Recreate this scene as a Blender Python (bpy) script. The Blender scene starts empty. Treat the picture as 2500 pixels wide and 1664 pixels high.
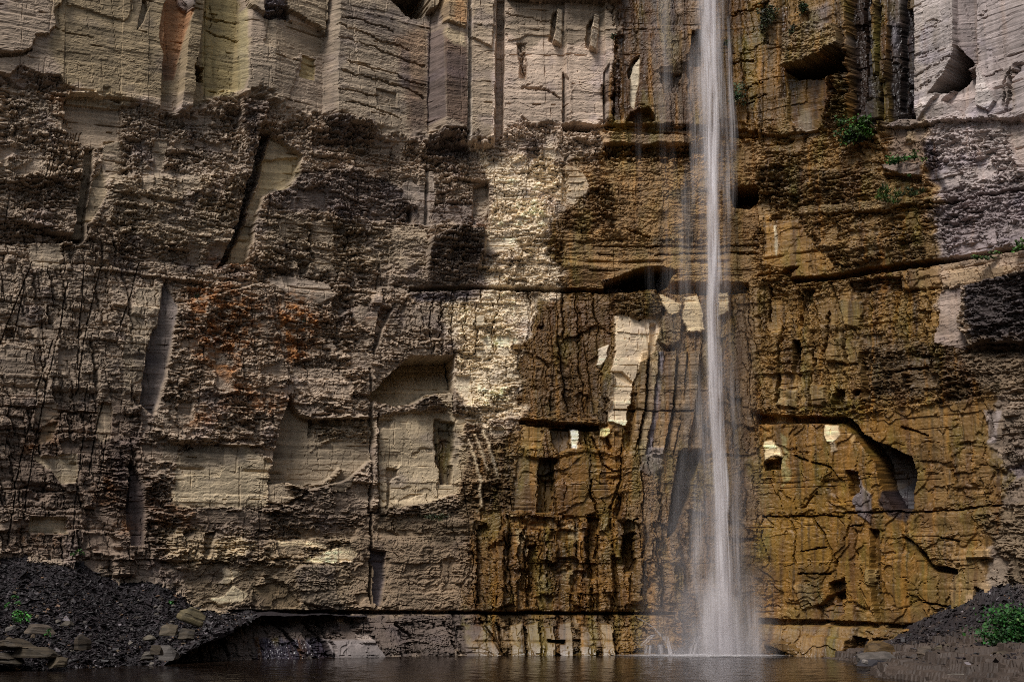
import bpy, bmesh, math, random
import numpy as np
from mathutils import Vector

# ------------------------------------------------------------------ camera, sky, sun, exposure
SC = bpy.context.scene
COL = SC.collection
EYE = 3.8
PITCH = math.radians(10.0)
FPX = 3470.0                      # focal length in photo pixels (2500 wide)
cam = bpy.data.cameras.new("camera")
cam.sensor_width = 36.0
cam.sensor_fit = 'HORIZONTAL'
cam.lens = 36.0 * FPX / 2500.0
cam.clip_end = 2000.0
cam_o = bpy.data.objects.new("camera", cam)
COL.objects.link(cam_o)
cam_o.location = (0, 0, EYE)
cam_o.rotation_euler = (math.pi / 2 + PITCH, 0, 0)
SC.camera = cam_o

SUN_EL, SUN_AZ = math.radians(53.0), math.radians(-34.0)    # az: from behind the camera, towards its left
world = bpy.data.worlds.new("World")
SC.world = world
world.use_nodes = True
wn = world.node_tree
wn.nodes.clear()
w_out = wn.nodes.new("ShaderNodeOutputWorld")
w_bg = wn.nodes.new("ShaderNodeBackground")
w_sky = wn.nodes.new("ShaderNodeTexSky")
w_sky.sky_type = 'NISHITA'
w_sky.sun_disc = False
w_sky.sun_elevation = SUN_EL
w_sky.sun_rotation = math.radians(180.0) - SUN_AZ
w_sky.air_density = 1.2
w_sky.dust_density = 1.5
w_hsv = wn.nodes.new("ShaderNodeHueSaturation")
w_hsv.inputs['Saturation'].default_value = 0.45
w_bg.inputs['Strength'].default_value = 0.055
wn.links.new(w_sky.outputs[0], w_hsv.inputs['Color'])
wn.links.new(w_hsv.outputs[0], w_bg.inputs['Color'])
wn.links.new(w_bg.outputs[0], w_out.inputs['Surface'])

sun = bpy.data.lights.new("sun", 'SUN')
sun.energy = 1.5
sun.angle = math.radians(18.0)
sun.color = (1.0, 0.95, 0.90)
sun_o = bpy.data.objects.new("sun", sun)
COL.objects.link(sun_o)
_sd = Vector((math.sin(SUN_AZ) * math.cos(SUN_EL), -math.cos(SUN_AZ) * math.cos(SUN_EL), math.sin(SUN_EL)))
sun_o.rotation_euler = _sd.to_track_quat('Z', 'Y').to_euler()
sun_o.location = (-30, -30, 80)

SC.view_settings.view_transform = 'Standard'
SC.view_settings.look = 'None'
SC.view_settings.gamma = 1.0
SC.view_settings.use_curve_mapping = False
SC.view_settings.exposure = 1.15
SC.render.engine = 'CYCLES'
SC.cycles.use_denoising = False
SC.cycles.filter_width = 1.0
SC.cycles.max_bounces = 6
SC.cycles.diffuse_bounces = 3
SC.cycles.glossy_bounces = 2
SC.cycles.transparent_max_bounces = 64
SC.cycles.volume_bounces = 1
SC.cycles.volume_max_steps = 96
SC.cycles.caustics_reflective = False
SC.cycles.caustics_refractive = False

rng = np.random.default_rng(7)
random.seed(7)

# ------------------------------------------------------------------ noise helpers (numpy)
F = np.float32


def hsh(ix, iy, s=0):
    h = (ix.astype(np.int64).astype(np.uint32) * np.uint32(374761393) + iy.astype(np.int64).astype(np.uint32) * np.uint32(668265263)
         + np.uint32((s * 974634777 + 12345) & 0xffffffff))
    h = (h ^ (h >> np.uint32(13))) * np.uint32(1274126177)
    h = (h ^ (h >> np.uint32(16))) * np.uint32(2246822519)
    h = h ^ (h >> np.uint32(15))
    return (h >> np.uint32(8)).astype(F) / F(16777216.0)


def perlin(x, y, s=0):
    x0 = np.floor(x); y0 = np.floor(y)
    fx = (x - x0).astype(F); fy = (y - y0).astype(F)
    ux = fx * fx * fx * (fx * (fx * 6 - 15) + 10)
    uy = fy * fy * fy * (fy * (fy * 6 - 15) + 10)

    def g(dx, dy):
        a = hsh(x0 + dx, y0 + dy, s) * F(6.2831853)
        return np.cos(a) * (fx - dx) + np.sin(a) * (fy - dy)
    a = g(0, 0); b = g(1, 0); c = g(0, 1); d = g(1, 1)
    ab = a + ux * (b - a); cd = c + ux * (d - c)
    return (ab + uy * (cd - ab)) * F(1.5)


def fbm(x, y, s=0, o=4, gain=0.5):
    r = 0; a = 1.0; t = 0
    for i in range(o):
        r = r + a * perlin(x, y, s + 17 * i)
        t += a; a *= gain; x = x * 2.03 + 11.3; y = y * 2.03 + 5.7
    return r / F(t)


def sstep(a, b, x):
    t = np.clip((x - a) / (b - a), 0, 1)
    return t * t * (3 - 2 * t)


def beds(u, v, th, ln, s, var=0.35):
    """bedded, jointed pieces: bed index, piece hash, position inside the bed and the piece"""
    w = v / th
    w = w + var * np.sin(w * 2.1 + s) + 0.25 * np.sin(w * 0.77 + 2 * s)
    la = np.floor(w); fv = (w - la).astype(F)
    hl = hsh(la, la * 0 + 3, s)
    q = u / ln * (0.6 + 0.9 * hl) + 37.7 * hl
    q = q + 0.28 * np.sin(q * 2.3 + 9 * hl)
    cb = np.floor(q); fu = (q - cb).astype(F)
    hb = hsh(la, cb, s + 5)
    return la, cb, hl, hb, fv, fu


# ------------------------------------------------------------------ the plan of the gorge wall
D0 = 90.0


def wall_y(X):
    """distance of the wall (m) along the view axis for a column at photo x = X (at eye level)"""
    X = np.asarray(X, dtype=np.float64)
    l = np.clip(1180 - X, 0, None); r = np.clip(X - 1780, 0, None)
    l = np.sqrt(l * l + 150.0 ** 2) - 150.0
    r = np.sqrt(r * r + 150.0 ** 2) - 150.0
    return D0 * np.exp(-1.35e-4 * l - 2.25e-4 * r)


CP, SP = math.cos(PITCH), math.sin(PITCH)


def col_to_tx(X):            # photo x at the eye-level row -> x/y slope of that vertical plane
    return (np.asarray(X, dtype=np.float64) - 1250.0) / FPX * CP


def px_to_world(px, py, off=0.0):
    """point of the base wall seen at photo pixel (px, py), moved 'off' metres toward the open side"""
    cx = (px - 1250.0) / FPX; cy = (832.0 - py) / FPX
    den = CP - cy * SP
    tx = cx / den; tz = (SP + cy * CP) / den
    X = 1250.0 + tx * FPX / CP
    y = float(wall_y(X)) - off
    return Vector((tx * y, y, EYE + tz * y))


# grid: columns by X (photo px at eye level), rows by height
STEP = 2.2
cols = np.concatenate([np.linspace(-2600, -420, 40, endpoint=False), np.arange(-420, -60, 9.0), np.arange(-60, 2560, STEP), np.arange(2560, 2940, 9.0), np.linspace(2940, 5400, 40)])
zs = [-1.2]
while zs[-1] < 66.0:
    z = zs[-1]
    zs.append(z + (STEP * D0 * 0.985 / FPX * (1 + max(0.0, z) * 0.0045) if z < 44.5 else min(1.2, 0.10 + (z - 44.5) * 0.08)))
zs = np.array(zs)
NX, NZ = len(cols), len(zs)
TX = col_to_tx(cols)
WY = wall_y(cols)
bx = TX * WY
by = WY.copy()
arc = np.concatenate([[0], np.cumsum(np.hypot(np.diff(bx), np.diff(by)))])
tdx = np.gradient(bx, arc); tdy = np.gradient(by, arc)
kk = 61
ker = np.ones(kk) / kk
tdx = np.convolve(np.pad(tdx, kk // 2, mode='edge'), ker, mode='valid'); tdy = np.convolve(np.pad(tdy, kk // 2, mode='edge'), ker, mode='valid')
nn = np.hypot(tdx, tdy)
nxv, nyv = tdy / nn, -tdx / nn          # outward (towards the camera)
U = np.repeat(arc[None, :], NZ, 0).astype(F)
V = np.repeat(zs[:, None], NX, 1).astype(F)
tz = (V - EYE) / by[None, :]
cyg = (tz * CP - SP) / (CP + tz * SP)
PX = (1250.0 + FPX * TX[None, :] * (CP - cyg * SP)).astype(F).ravel()
PY = (832.0 - FPX * cyg).astype(F).ravel()
U = U.ravel(); V = V.ravel()
N = U.size

# warps used for ragged feature edges (photo px)
n1 = perlin(PX / 34, PY / 26, 1); n2 = perlin(PX / 34, PY / 26, 2)
n3 = perlin(PX / 9, PY / 7, 3); n4 = perlin(PX / 9, PY / 7, 4)
_, _, _, hbA, _, _ = beds(U, V, 0.55, 0.8, 3)
_, _, _, hbB, _, _ = beds(U + 5, V + 3, 0.3, 0.45, 4)
WXf = (5 * n1 + 3.0 * n3 + 9 * (hbA - .5) + 5 * (hbB - .5)).astype(F)
WYf = (4 * n2 + 2.5 * n4 + 7 * (hbA - .5) + 4 * (hbB - .5)).astype(F)
SXf = (5 * n1 + 1.5 * n3).astype(F)
SYf = (5 * n2 + 1.5 * n4).astype(F)

LXf = (26 * perlin(PX / 95, PY / 80, 8) + 14 * perlin(PX / 40, PY / 60, 9)).astype(F)
LYf = (26 * perlin(PX / 80, PY / 95, 10) + 14 * perlin(PX / 40, PY / 45, 11)).astype(F)
DISP = np.zeros(N, F)
COLR = np.zeros((N, 3), F)
WET = np.zeros(N, F)
PART = np.zeros(N, np.int32)
PARTNAMES = ["rock_face"]
TEX = {k: np.zeros(N, F) for k in ("shale", "smooth", "block", "spall", "vert")}
TEX["shale"][:] = 1.0


def srgb(r, g, b, k=0.62):
    def f(c):
        c = c / 255.0
        return (c / 12.92 if c <= 0.04045 else ((c + 0.055) / 1.055) ** 2.4) / k
    return np.array([f(r), f(g), f(b)], F)


def sdf_poly(x, y, pts):
    """signed distance, positive inside"""
    p = np.array(pts, F)
    d = np.full(x.shape, 1e18, F); inside = np.zeros(x.shape, bool)
    for i in range(len(p)):
        a = p[i]; b = p[(i + 1) % len(p)]
        ex, ey = b - a
        wx = x - a[0]; wy = y - a[1]
        t = np.clip((wx * ex + wy * ey) / (ex * ex + ey * ey + 1e-9), 0, 1)
        dx = wx - ex * t; dy = wy - ey * t
        d = np.minimum(d, dx * dx + dy * dy)
        c = ((a[1] > y) != (b[1] > y))
        if ey != 0:
            c &= x < ex * (y - a[1]) / ey + a[0]
            inside ^= c
    d = np.sqrt(d)
    return np.where(inside, d, -d)


def region(pts, f=2.0, j=1.0, s=0.0, l=0.0):
    xs = [p[0] for p in pts]; ys = [p[1] for p in pts]
    m = f + 22 * max(j, s) + 45 * l
    idx = np.nonzero((PX > min(xs) - m) & (PX < max(xs) + m) & (PY > min(ys) - m) & (PY < max(ys) + m))[0]
    if idx.size == 0:
        return idx, None
    sd = sdf_poly(PX[idx] + j * WXf[idx] + s * SXf[idx] + l * LXf[idx], PY[idx] + j * WYf[idx] + s * SYf[idx] + l * LYf[idx], pts)
    mk = sstep(-f, f, sd)
    k = mk > 0.002
    return idx[k], mk[k].astype(F)


def R(x0, y0, x1, y1):
    return [(x0, y0), (x1, y0), (x1, y1), (x0, y1)]


def P(pts, d=0.0, f=1.5, j=0.6, s=0.0, col=None, a=1.0, tex=None, ta=1.0, gx=0.0, gy=0.0, wet=None, name=None, l=0.0):
    """one feature of the wall: relief (m), tilt across it, rock colour, rock texture, wetness, part"""
    idx, m = region(pts, f, j, s, l)
    if m is None or idx.size == 0:
        return
    if d or gx or gy:
        xs = [p[0] for p in pts]; ys = [p[1] for p in pts]
        x0, x1, y0, y1 = min(xs), max(xs), min(ys), max(ys)
        if name in ("shale_overhang", "undercut", "shale_lens", "shale_band", "shale_buttress"):
            gy = gy * .5
        dd = d + gx * ((PX[idx] - x0) / (x1 - x0) - 0.5) + gy * ((PY[idx] - y0) / (y1 - y0) - 0.5)
        DISP[idx] += m * dd
    if col is not None and name in ("shale_overhang", "undercut", "shale_lens", "shale_band", "shale_buttress"):  # dark overhang colours hold rock tone and part of the overhang's shade
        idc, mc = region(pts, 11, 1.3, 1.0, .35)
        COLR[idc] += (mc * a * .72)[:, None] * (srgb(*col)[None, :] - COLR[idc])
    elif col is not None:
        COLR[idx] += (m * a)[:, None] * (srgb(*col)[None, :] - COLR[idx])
    if tex is not None:
        if tex is sm:
            ta = ta * .93
        for k in TEX:
            TEX[k][idx] += m * ta * (tex.get(k, 0.0) - TEX[k][idx])
    if wet is None and name in ("pale_scar", "white_slab", "pale_slab"):
        wet = .05
    if wet is not None:
        WET[idx] += m * (wet - WET[idx])
    if name is not None:
        if name not in PARTNAMES or True:
            PARTNAMES.append(name)
        PART[idx[m > 0.5]] = len(PARTNAMES) - 1


def C(pts, col, a=0.8, f=14, j=1.0, wet=None, s=1.5, l=None):      # a stain or a rock of another colour
    P(pts, 0, f, j, s, col, a, wet=wet, l=(1.0 if f >= 8 else 0.15) if l is None else l)


def L(pts, w=3.0, d=-0.3, j=0.5, s=0.3):
    """an open joint or crack along a polyline"""
    p = np.array(pts, F)
    xs, ys = p[:, 0], p[:, 1]
    m = w + 14
    idx = np.nonzero((PX > xs.min() - m) & (PX < xs.max() + m) & (PY > ys.min() - m) & (PY < ys.max() + m))[0]
    if idx.size == 0:
        return
    x = PX[idx] + j * WXf[idx] + s * SXf[idx]; y = PY[idx] + j * WYf[idx] + s * SYf[idx]
    best = np.full(x.shape, 1e9, F)
    for i in range(len(p) - 1):
        ex, ey = p[i + 1] - p[i]
        wx = x - p[i, 0]; wy = y - p[i, 1]
        t = np.clip((wx * ex + wy * ey) / (ex * ex + ey * ey), 0, 1)
        best = np.minimum(best, np.hypot(wx - ex * t, wy - ey * t))
    DISP[idx] += d * (1 - sstep(w * 0.35, w, best))


def profile(top, bot, knots, name=None):
    """faceted pillars: knots (x at top, x at bottom, relief) between two lines of the wall"""
    tx_, ty_ = zip(*top); bx_, by_ = zip(*bot)
    yt = np.interp(PX, tx_, ty_); yb = np.interp(PX, bx_, by_)
    yb = yb + 0.8 * WYf + SYf
    idx = np.nonzero((PY > yt) & (PY < yb) & (PX > knots[0][0] - 200) & (PX < knots[-1][0] + 200))[0]
    y = PY[idx]
    y0, y1 = min(ty_), max(by_)
    t = (y - y0) / (y1 - y0)
    x = PX[idx] + 0.25 * SXf[idx] + 0.10 * WXf[idx]
    out = np.zeros(idx.size, F)
    for i in range(len(knots) - 1):
        xa = knots[i][0] + (knots[i][1] - knots[i][0]) * t
        xb = knots[i + 1][0] + (knots[i + 1][1] - knots[i + 1][0]) * t
        w = np.maximum(xb - xa, 0.5)
        k = (x >= xa) & (x < xb)
        q = (x - xa) / w
        out = np.where(k, knots[i][2] + (knots[i + 1][2] - knots[i][2]) * q, out)
        if name:
            PARTNAMES.append(name)
            PART[idx[k]] = len(PARTNAMES) - 1
    edge = sstep(0, 26, yb[idx] - y + 1.5 * WYf[idx])
    DISP[idx] += out * edge


# ------------------------------------------------------------------ base rock: colours and textures by zone
TAN, OCH, CREAM, GREY, DARK, SLATE = (126, 112, 96), (120, 90, 42), (184, 170, 146), (146, 136, 132), (66, 57, 52), (92, 86, 86)
COLR[:] = srgb(*TAN)[None, :]
sm = dict(smooth=1.0); sh = dict(shale=1.0); bl = dict(block=1.0, shale=.25); sp = dict(spall=1.0, smooth=.3); ve = dict(vert=1.0, shale=.12)

# the wall stands a little further out or back from bed to bed
P([(-900, -300), (1500, -300), (1500, 305), (1280, 300), (1190, 365), (1050, 345), (900, 330), (800, 275), (690, 285), (640, 240), (540, 235), (470, 285), (300, 260), (160, 232), (0, 205), (-900, 60)], d=0.22, tex=sm, j=1.2, s=1.5, l=.25, f=6, name="sandstone_band")
P([(1500, -300), (2080, -300), (2080, 300), (1900, 330), (1700, 330), (1500, 310)], d=0.35, tex=dict(smooth=.7, vert=.25, spall=.3), name="sandstone_band")
P([(2080, -300), (3400, -700), (3400, 300), (2500, 290), (2300, 300), (2230, 310), (2080, 320)], d=0.45, tex=sm, name="sandstone_band")
# textures of the lower beds
P([(-900, 560), (0, 600), (240, 620), (420, 690), (430, 745), (372, 1010), (330, 1240), (450, 1500), (0, 1600), (-900, 1700)], tex=bl, f=20, j=1)
P([(430, 640), (880, 660), (880, 900), (705, 960), (655, 1100), (420, 1080), (380, 1000), (430, 745)], tex=dict(shale=1.0, block=.3), f=16, j=1)
P([(1060, 710), (1290, 710), (1270, 1030), (1180, 1080), (1100, 900), (880, 880)], tex=dict(shale=.75, block=.35), f=16, j=1)
P([(1280, 705), (1700, 705), (1700, 1600), (1130, 1500), (1150, 1240), (1270, 1040)], tex=dict(vert=.8, spall=.35, shale=.15), f=16, j=1)
P([(1700, 705), (1860, 700), (1850, 1010), (1850, 1600), (1700, 1600)], tex=dict(vert=.7, spall=.3), f=12, j=1)
P([(1850, 700), (2300, 690), (2300, 840), (2100, 860), (2100, 985), (1850, 1010)], tex=dict(block=.6, vert=.35, spall=.3, shale=.2), f=12, j=1)
P([(1850, 1015), (2060, 1020), (2450, 960), (2460, 1500), (1850, 1600)], tex=dict(spall=1.0, smooth=.35), f=12, j=1)
P([(1490, 590), (1840, 590), (1840, 705), (1380, 700), (1380, 590)], tex=dict(smooth=1.2, shale=.15), f=12, j=1)
P([(1380, 400), (1850, 390), (1850, 590), (1340, 590)], tex=dict(spall=.5, shale=.35, smooth=.4), f=14, j=1)
P([(1850, 300), (2300, 300), (2300, 660), (1900, 700), (1840, 600)], tex=dict(shale=.9), f=14, j=1)
P([(860, 1260), (1130, 1260), (1150, 1495), (860, 1495)], tex=dict(spall=1.0, shale=.2, block=.15), f=14, j=1)
P([(400, 1380), (860, 1370), (860, 1500), (480, 1490)], tex=dict(spall=.9, shale=.25), f=10, j=1)
P([(-100, 1490), (1700, 1490), (1700, 1680), (-100, 1680)], tex=dict(spall=.2, block=1.1, shale=.5), f=4, j=.4)

# stains: the wet ochre part of the wall
OCHRE_PART = [(1512, -300), (1503, 100), (1490, 300), (1440, 420), (1385, 505), (1345, 560), (1388, 700), (1295, 740), (1272, 830), (1268, 1030), (1205, 1090), (1150, 1250), (1140, 1480), (1180, 1700), (2100, 1700), (2350, 1490), (2455, 1300), (2440, 1100), (2430, 960), (2310, 830), (2290, 700), (2280, 600), (2290, 480), (2180, 420), (2090, 300), (2080, -300)]
C(OCHRE_PART, OCH, 0.92, 9, 1.3, wet=.55, s=2)
C([(1120, 1250), (1150, 1040), (1210, 1080), (1290, 1250), (1290, 1500), (1050, 1500)], (112, 82, 46), .7, 40, 1.5)
C([(1395, 400), (1700, 330), (1850, 330), (1850, 700), (1400, 700)], (134, 106, 68), .75, 16, wet=.35)
C([(1850, 330), (2290, 330), (2290, 690), (1860, 690)], (126, 99, 58), .7, 24)
C([(1850, 690), (2300, 690), (2300, 1000), (1850, 1005)], (130, 101, 54), .6, 20)
C([(1850, 1020), (2230, 1010), (2230, 1500), (1850, 1500)], (138, 98, 34), .7, 26, wet=.6)
C([(1290, 1110), (1520, 1080), (1560, 1260), (1560, 1480), (1180, 1480), (1250, 1200)], (118, 84, 36), .7, 28, wet=.6)
C([(1560, 780), (1850, 740), (1850, 1560), (1560, 1560)], (112, 92, 70), .6, 26, wet=.5)
C([(1290, 720), (1500, 720), (1470, 1040), (1275, 1030)], (84, 60, 30), .75, 14, wet=.5)
C([(1700, 0), (1860, -100), (1870, 330), (1770, 330), (1700, 300)], (138, 100, 40), .8, 12, wet=.6)
C([(1505, -100), (1585, -100), (1590, 290), (1490, 300)], (98, 68, 40), .85, 8, wet=.6)
C([(1585, -100), (1710, -100), (1710, 330), (1590, 330)], (110, 94, 80), .75, 12, wet=.5)
# pale dry rock in the middle
C([(1185, 380), (1345, 372), (1432, 430), (1430, 480), (1375, 500), (1335, 560), (1380, 700), (1385, 712), (1290, 735), (1268, 830), (1262, 1000), (1200, 1060), (1130, 1010), (1110, 860), (1080, 740), (1180, 690), (1190, 600)], CREAM, .85, 10, 1.4)
C([(1080, 720), (1260, 720), (1265, 1010), (1140, 1000), (1110, 870)], (178, 164, 138), .6, 22)
C([(1150, 100), (1500, 110), (1490, 300), (1470, 320), (1200, 360), (1150, 300)], (158, 141, 124), .8, 14)
C([(1240, 0), (1512, 0), (1505, 110), (1240, 105)], (108, 96, 80), .8, 10)
# right: bare grey rock
C([(2235, -300), (2900, -900), (3400, 900), (2500, 650), (2295, 640), (2295, 460), (2255, 300)], GREY, .92, 8, 1.0, wet=.1)
C([(2290, 470), (2520, 430), (2520, 640), (2290, 650)], (112, 102, 102), .8, 20)
C([(2365, 700), (2420, 690), (2900, 600), (2900, 880), (2380, 850)], (54, 48, 48), .95, 5, 1.0)
C([(2100, 830), (2560, 840), (2560, 960), (2100, 980)], (78, 64, 46), .8, 24)
C([(2430, 960), (2900, 960), (2900, 1500), (2460, 1500)], (86, 74, 62), .8, 26)
# left: browns
C([(130, -100), (590, -100), (580, 230), (300, 250), (150, 225), (130, 100)], (116, 102, 76), .8, 18)
C([(0, 560), (420, 620), (430, 1240), (0, 1260)], (112, 100, 86), .6, 30)
C([(0, 980), (330, 980), (420, 1240), (420, 1400), (0, 1360)], (84, 70, 60), .7, 30)
C([(400, 1300), (1130, 1300), (1150, 1500), (480, 1490)], (106, 92, 70), .7, 26)
C([(860, 1250), (1150, 1260), (1150, 1500), (870, 1500)], (108, 92, 74), .7, 20)
C([(-60, 1495), (1160, 1495), (1160, 1600), (-60, 1650)], (64, 55, 50), .9, 10)
C([(1160, 1500), (1500, 1500), (1500, 1600), (1160, 1610)], (88, 72, 50), .75, 10)

# ------------------------------------------------------------------ upper band, from the dry side to the wet side
UT = [(-300, -400), (2600, -400)]
UB = [(-300, 160), (0, 205), (160, 232), (300, 260), (410, 300), (470, 290), (540, 236), (640, 245), (690, 285), (800, 300), (900, 335), (1050, 350), (1190, 368), (1240, 340), (1290, 305), (1520, 308)]
profile(UT, UB, [(-200, -260, .1), (372, 345, .25), (423, 380, .30), (426, 386, -.35), (500, 418, -.25), (505, 426, .55), (540, 452, .45), (544, 458, -.55), (620, 555, -.55), (640, 588, .45), (700, 648, .6), (800, 788, -.45), (832, 812, .75), (1060, 1042, -.35), (1064, 1045, -.5), (1092, 1076, 1.15), (1142, 1136, .95), (1144, 1139, .35), (1160, 1148, .8), (1216, 1206, .55), (1218, 1209, -.75), (1234, 1226, -.7), (1238, 1229, .15), (1375, 1378, -.1), (1377, 1384, .3), (1400, 1398, .1), (1470, 1476, -.15), (1473, 1480, .2), (1512, 1494, .15)], name="sandstone_pillar")
# proud plates, notches, open joints of the left face
P([(-60, -60), (150, -60), (146, 16), (127, 26), (128, 72), (115, 86), (82, 92), (76, 126), (45, 138), (-60, 128)], d=.34, name="rock_plate")
P([(150, -60), (330, -60), (312, 48), (300, 60), (258, 47), (210, 30), (160, 17)], d=.14, name="rock_plate")
L([(-40, 138), (45, 140), (76, 128)], 4, -.3)
L([(130, 74), (180, 88), (225, 96)], 2, -.12)
P([(344, 4), (352, 6), (358, 30), (346, 60), (330, 80), (338, 40)], d=-.45, col=(140, 128, 105), a=.6, j=.2, name="notch")
P([(404, -20), (428, -20), (466, 36), (456, 62), (441, 130), (426, 196), (403, 198), (398, 160), (382, 92)], d=-.22, col=(128, 92, 62), a=.85, j=.15, s=.3, name="rust_panel")
P([(382, 150), (440, 130), (428, 200), (400, 198)], col=(80, 66, 56), a=.6, f=18)
P([(428, -20), (478, -20), (466, 34), (448, 28), (436, 14)], d=.3, col=(92, 84, 80), a=.8, j=.3, name="rock_plate")
P([(500, -20), (586, -20), (584, 222), (545, 236), (505, 230), (492, 200), (496, 100)], col=(136, 122, 84), a=.85, f=5, j=.3, name="pale_slab")
L([(502, 36), (530, 46), (584, 52)], 2.0, -.2); L([(502, 64), (540, 82), (582, 98)], 2.2, -.22); L([(514, 10), (526, 40), (514, 58)], 1.6, -.15)
P([(474, 152), (498, 160), (494, 196), (468, 190)], d=-1.0, j=.6, name="notch")
P([(580, 222), (586, 30), (602, 20), (600, 190), (592, 225)], col=(128, 118, 84), a=.7, f=3, j=.2)
P([(-60, 160), (20, 190), (50, 166), (100, 186), (146, 190), (152, 206), (176, 220), (120, 226), (-60, 206)], d=-.3, gy=-.5, tex=sh, col=(78, 68, 64), a=.7, name="shale_lens")
P([(168, 228), (292, 246), (300, 340), (226, 362), (200, 346), (152, 316), (156, 262)], d=-.55, gx=.45, col=(134, 119, 100), a=.85, tex=sm, j=.4, name="spall_scar")
P([(165, 226), (230, 232), (296, 256), (290, 268), (166, 248)], d=.22, col=(150, 137, 114), a=.8, tex=sm, j=.3, name="rock_lip")
P([(262, 342), (318, 346), (312, 440), (238, 440)], d=-.18, tex=sm, a=.6, col=(124, 111, 90), name="rock_plate")
P([(-60, 236), (150, 256), (205, 360), (214, 430), (-60, 450)], d=.25, tex=dict(shale=1.0, block=.35), col=(120, 108, 92), a=.6, name="shale_buttress")
for x0_, x1_ in ((135, 118), (145, 126), (160, 140), (172, 150), (186, 166), (196, 176)):
    L([(x0_ + 6, 318), (x1_ - 10, 440)], 1.6, -.2, .2)
P([(206, 360), (232, 358), (222, 440), (212, 500), (205, 590), (178, 585), (196, 470)], d=-.95, gx=.5, tex=sm, col=(104, 92, 72), a=.7, j=.3, name="joint_recess")
P([(228, 440), (250, 400), (262, 470), (225, 540), (205, 545)], d=-.25, gx=.3, tex=sm, col=(120, 107, 84), a=.7, j=.3, name="joint_face")
# undercut with its overhang shadow put into the colour, and the deep leaning joint
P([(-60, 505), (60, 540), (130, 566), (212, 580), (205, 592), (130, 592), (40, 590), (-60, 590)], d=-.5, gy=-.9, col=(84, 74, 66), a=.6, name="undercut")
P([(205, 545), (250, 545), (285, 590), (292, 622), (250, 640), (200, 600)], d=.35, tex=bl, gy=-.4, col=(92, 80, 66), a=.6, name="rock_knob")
P([(588, 246), (648, 250), (640, 320), (600, 400), (586, 300)], d=.45, gy=-1.1, col=(70, 62, 62), a=.8, name="shale_overhang")  # dark shale, its shadows put into the colour too
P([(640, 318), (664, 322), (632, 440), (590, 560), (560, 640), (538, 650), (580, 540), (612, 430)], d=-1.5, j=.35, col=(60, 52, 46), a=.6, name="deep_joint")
P([(664, 325), (740, 380), (735, 400), (700, 460), (640, 480), (618, 560), (604, 640), (556, 646), (592, 560), (634, 440)], d=-.75, gx=.55, tex=sm, col=(130, 116, 90), a=.8, j=.4, name="joint_face")
P([(270, 440), (600, 420), (560, 600), (400, 600), (260, 560)], d=.3, gy=-.5, tex=sh, col=(122, 110, 90), a=.7, f=14, name="shale_buttress")
P([(300, 600), (570, 590), (540, 650), (400, 640), (290, 625)], d=-.15, gy=-.8, col=(88, 78, 66), a=.7, f=8, name="undercut")
P([(300, 270), (420, 300), (560, 250), (600, 300), (600, 430), (300, 440)], tex=sh, col=(112, 101, 88), a=.6, f=14)
P([(375, 345), (412, 340), (398, 400), (388, 452), (376, 452)], d=-.12, tex=sm, col=(116, 104, 86), a=.7, f=3, j=.2)

# 600-1240: plates of the banded faces
P([(600, -60), (800, -60), (796, 90), (775, 68), (738, 54), (690, 34), (640, 52), (600, 20)], d=.5, col=(118, 106, 84), a=.6, name="rock_plate")
P([(636, -20), (690, 22), (702, 56), (640, 54)], d=-.1, gy=-.9, tex=sh, col=(72, 66, 68), a=.85, f=4)
P([(640, 56), (702, 58), (740, 62), (775, 76), (795, 95), (792, 130), (760, 140), (735, 130), (702, 146), (640, 120)], d=-.1, col=(116, 103, 82), a=.5)
P([(736, 134), (772, 146), (768, 196), (730, 190)], d=-.22, col=(134, 119, 82), a=.85, j=.3, name="notch")
P([(600, 120), (640, 116), (700, 146), (728, 140), (720, 200), (690, 260), (640, 240), (600, 240)], d=.08, col=(112, 101, 84), a=.5, name="rock_plate")
P([(812, -20), (1045, 40), (1040, 330), (900, 330), (812, 300)], col=(134, 121, 102), a=.7, f=10)
P([(830, 20), (960, 40), (1000, 100), (960, 110), (830, 60)], col=(100, 90, 82), a=.7, f=16)
P([(960, 100), (1042, 60), (1042, 300), (1000, 320), (985, 200)], col=(118, 94, 72), a=.7, f=14)
P([(975, 120), (1000, 120), (998, 215), (975, 215)], col=(88, 78, 74), a=.6, f=8)
P([(1000, 240), (1042, 240), (1036, 350), (1000, 350)], col=(82, 70, 62), a=.75, f=10)
for pl in (((820, 70), (900, 98), (1000, 122)), ((818, 100), (900, 120), (960, 140), (1040, 165)), ((840, 160), (930, 175), (1040, 210)), ((830, 185), (920, 200), (1000, 222), (1040, 240)), ((815, 225), (870, 234), (920, 240)), ((840, 258), (900, 268), (980, 290)), ((820, 50), (870, 60), (960, 84))):
    L(pl, 2.4, -.22, .8)
P([(914, 222), (966, 232), (965, 264), (914, 262)], d=-.2, j=.15, name="notch")
P([(780, 285), (830, 290), (900, 310), (965, 340), (960, 362), (880, 352), (800, 344)], d=.35, gy=-1.0, tex=sh, col=(84, 74, 68), a=.7, name="shale_overhang")  # dark shale with its overhang shadow put into the colour
P([(945, -40), (1046, -40), (1040, 36), (1004, 46), (976, 26), (950, 4)], d=-3.4, gy=1.5, name="roof_hollow")
P([(1022, 36), (1040, 12), (1040, -30), (1066, -30), (1064, 26), (1044, 34)], d=1.0, j=.35, col=(112, 100, 80), a=.7, name="overhang_block")
P([(1064, 4), (1136, 16), (1132, 88), (1072, 70)], d=.28, col=(128, 108, 78), a=.8, j=.25, name="rock_block")
P([(1100, 20), (1130, 24), (1130, 78), (1098, 70)], col=(124, 88, 52), a=.6, f=8)
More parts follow.
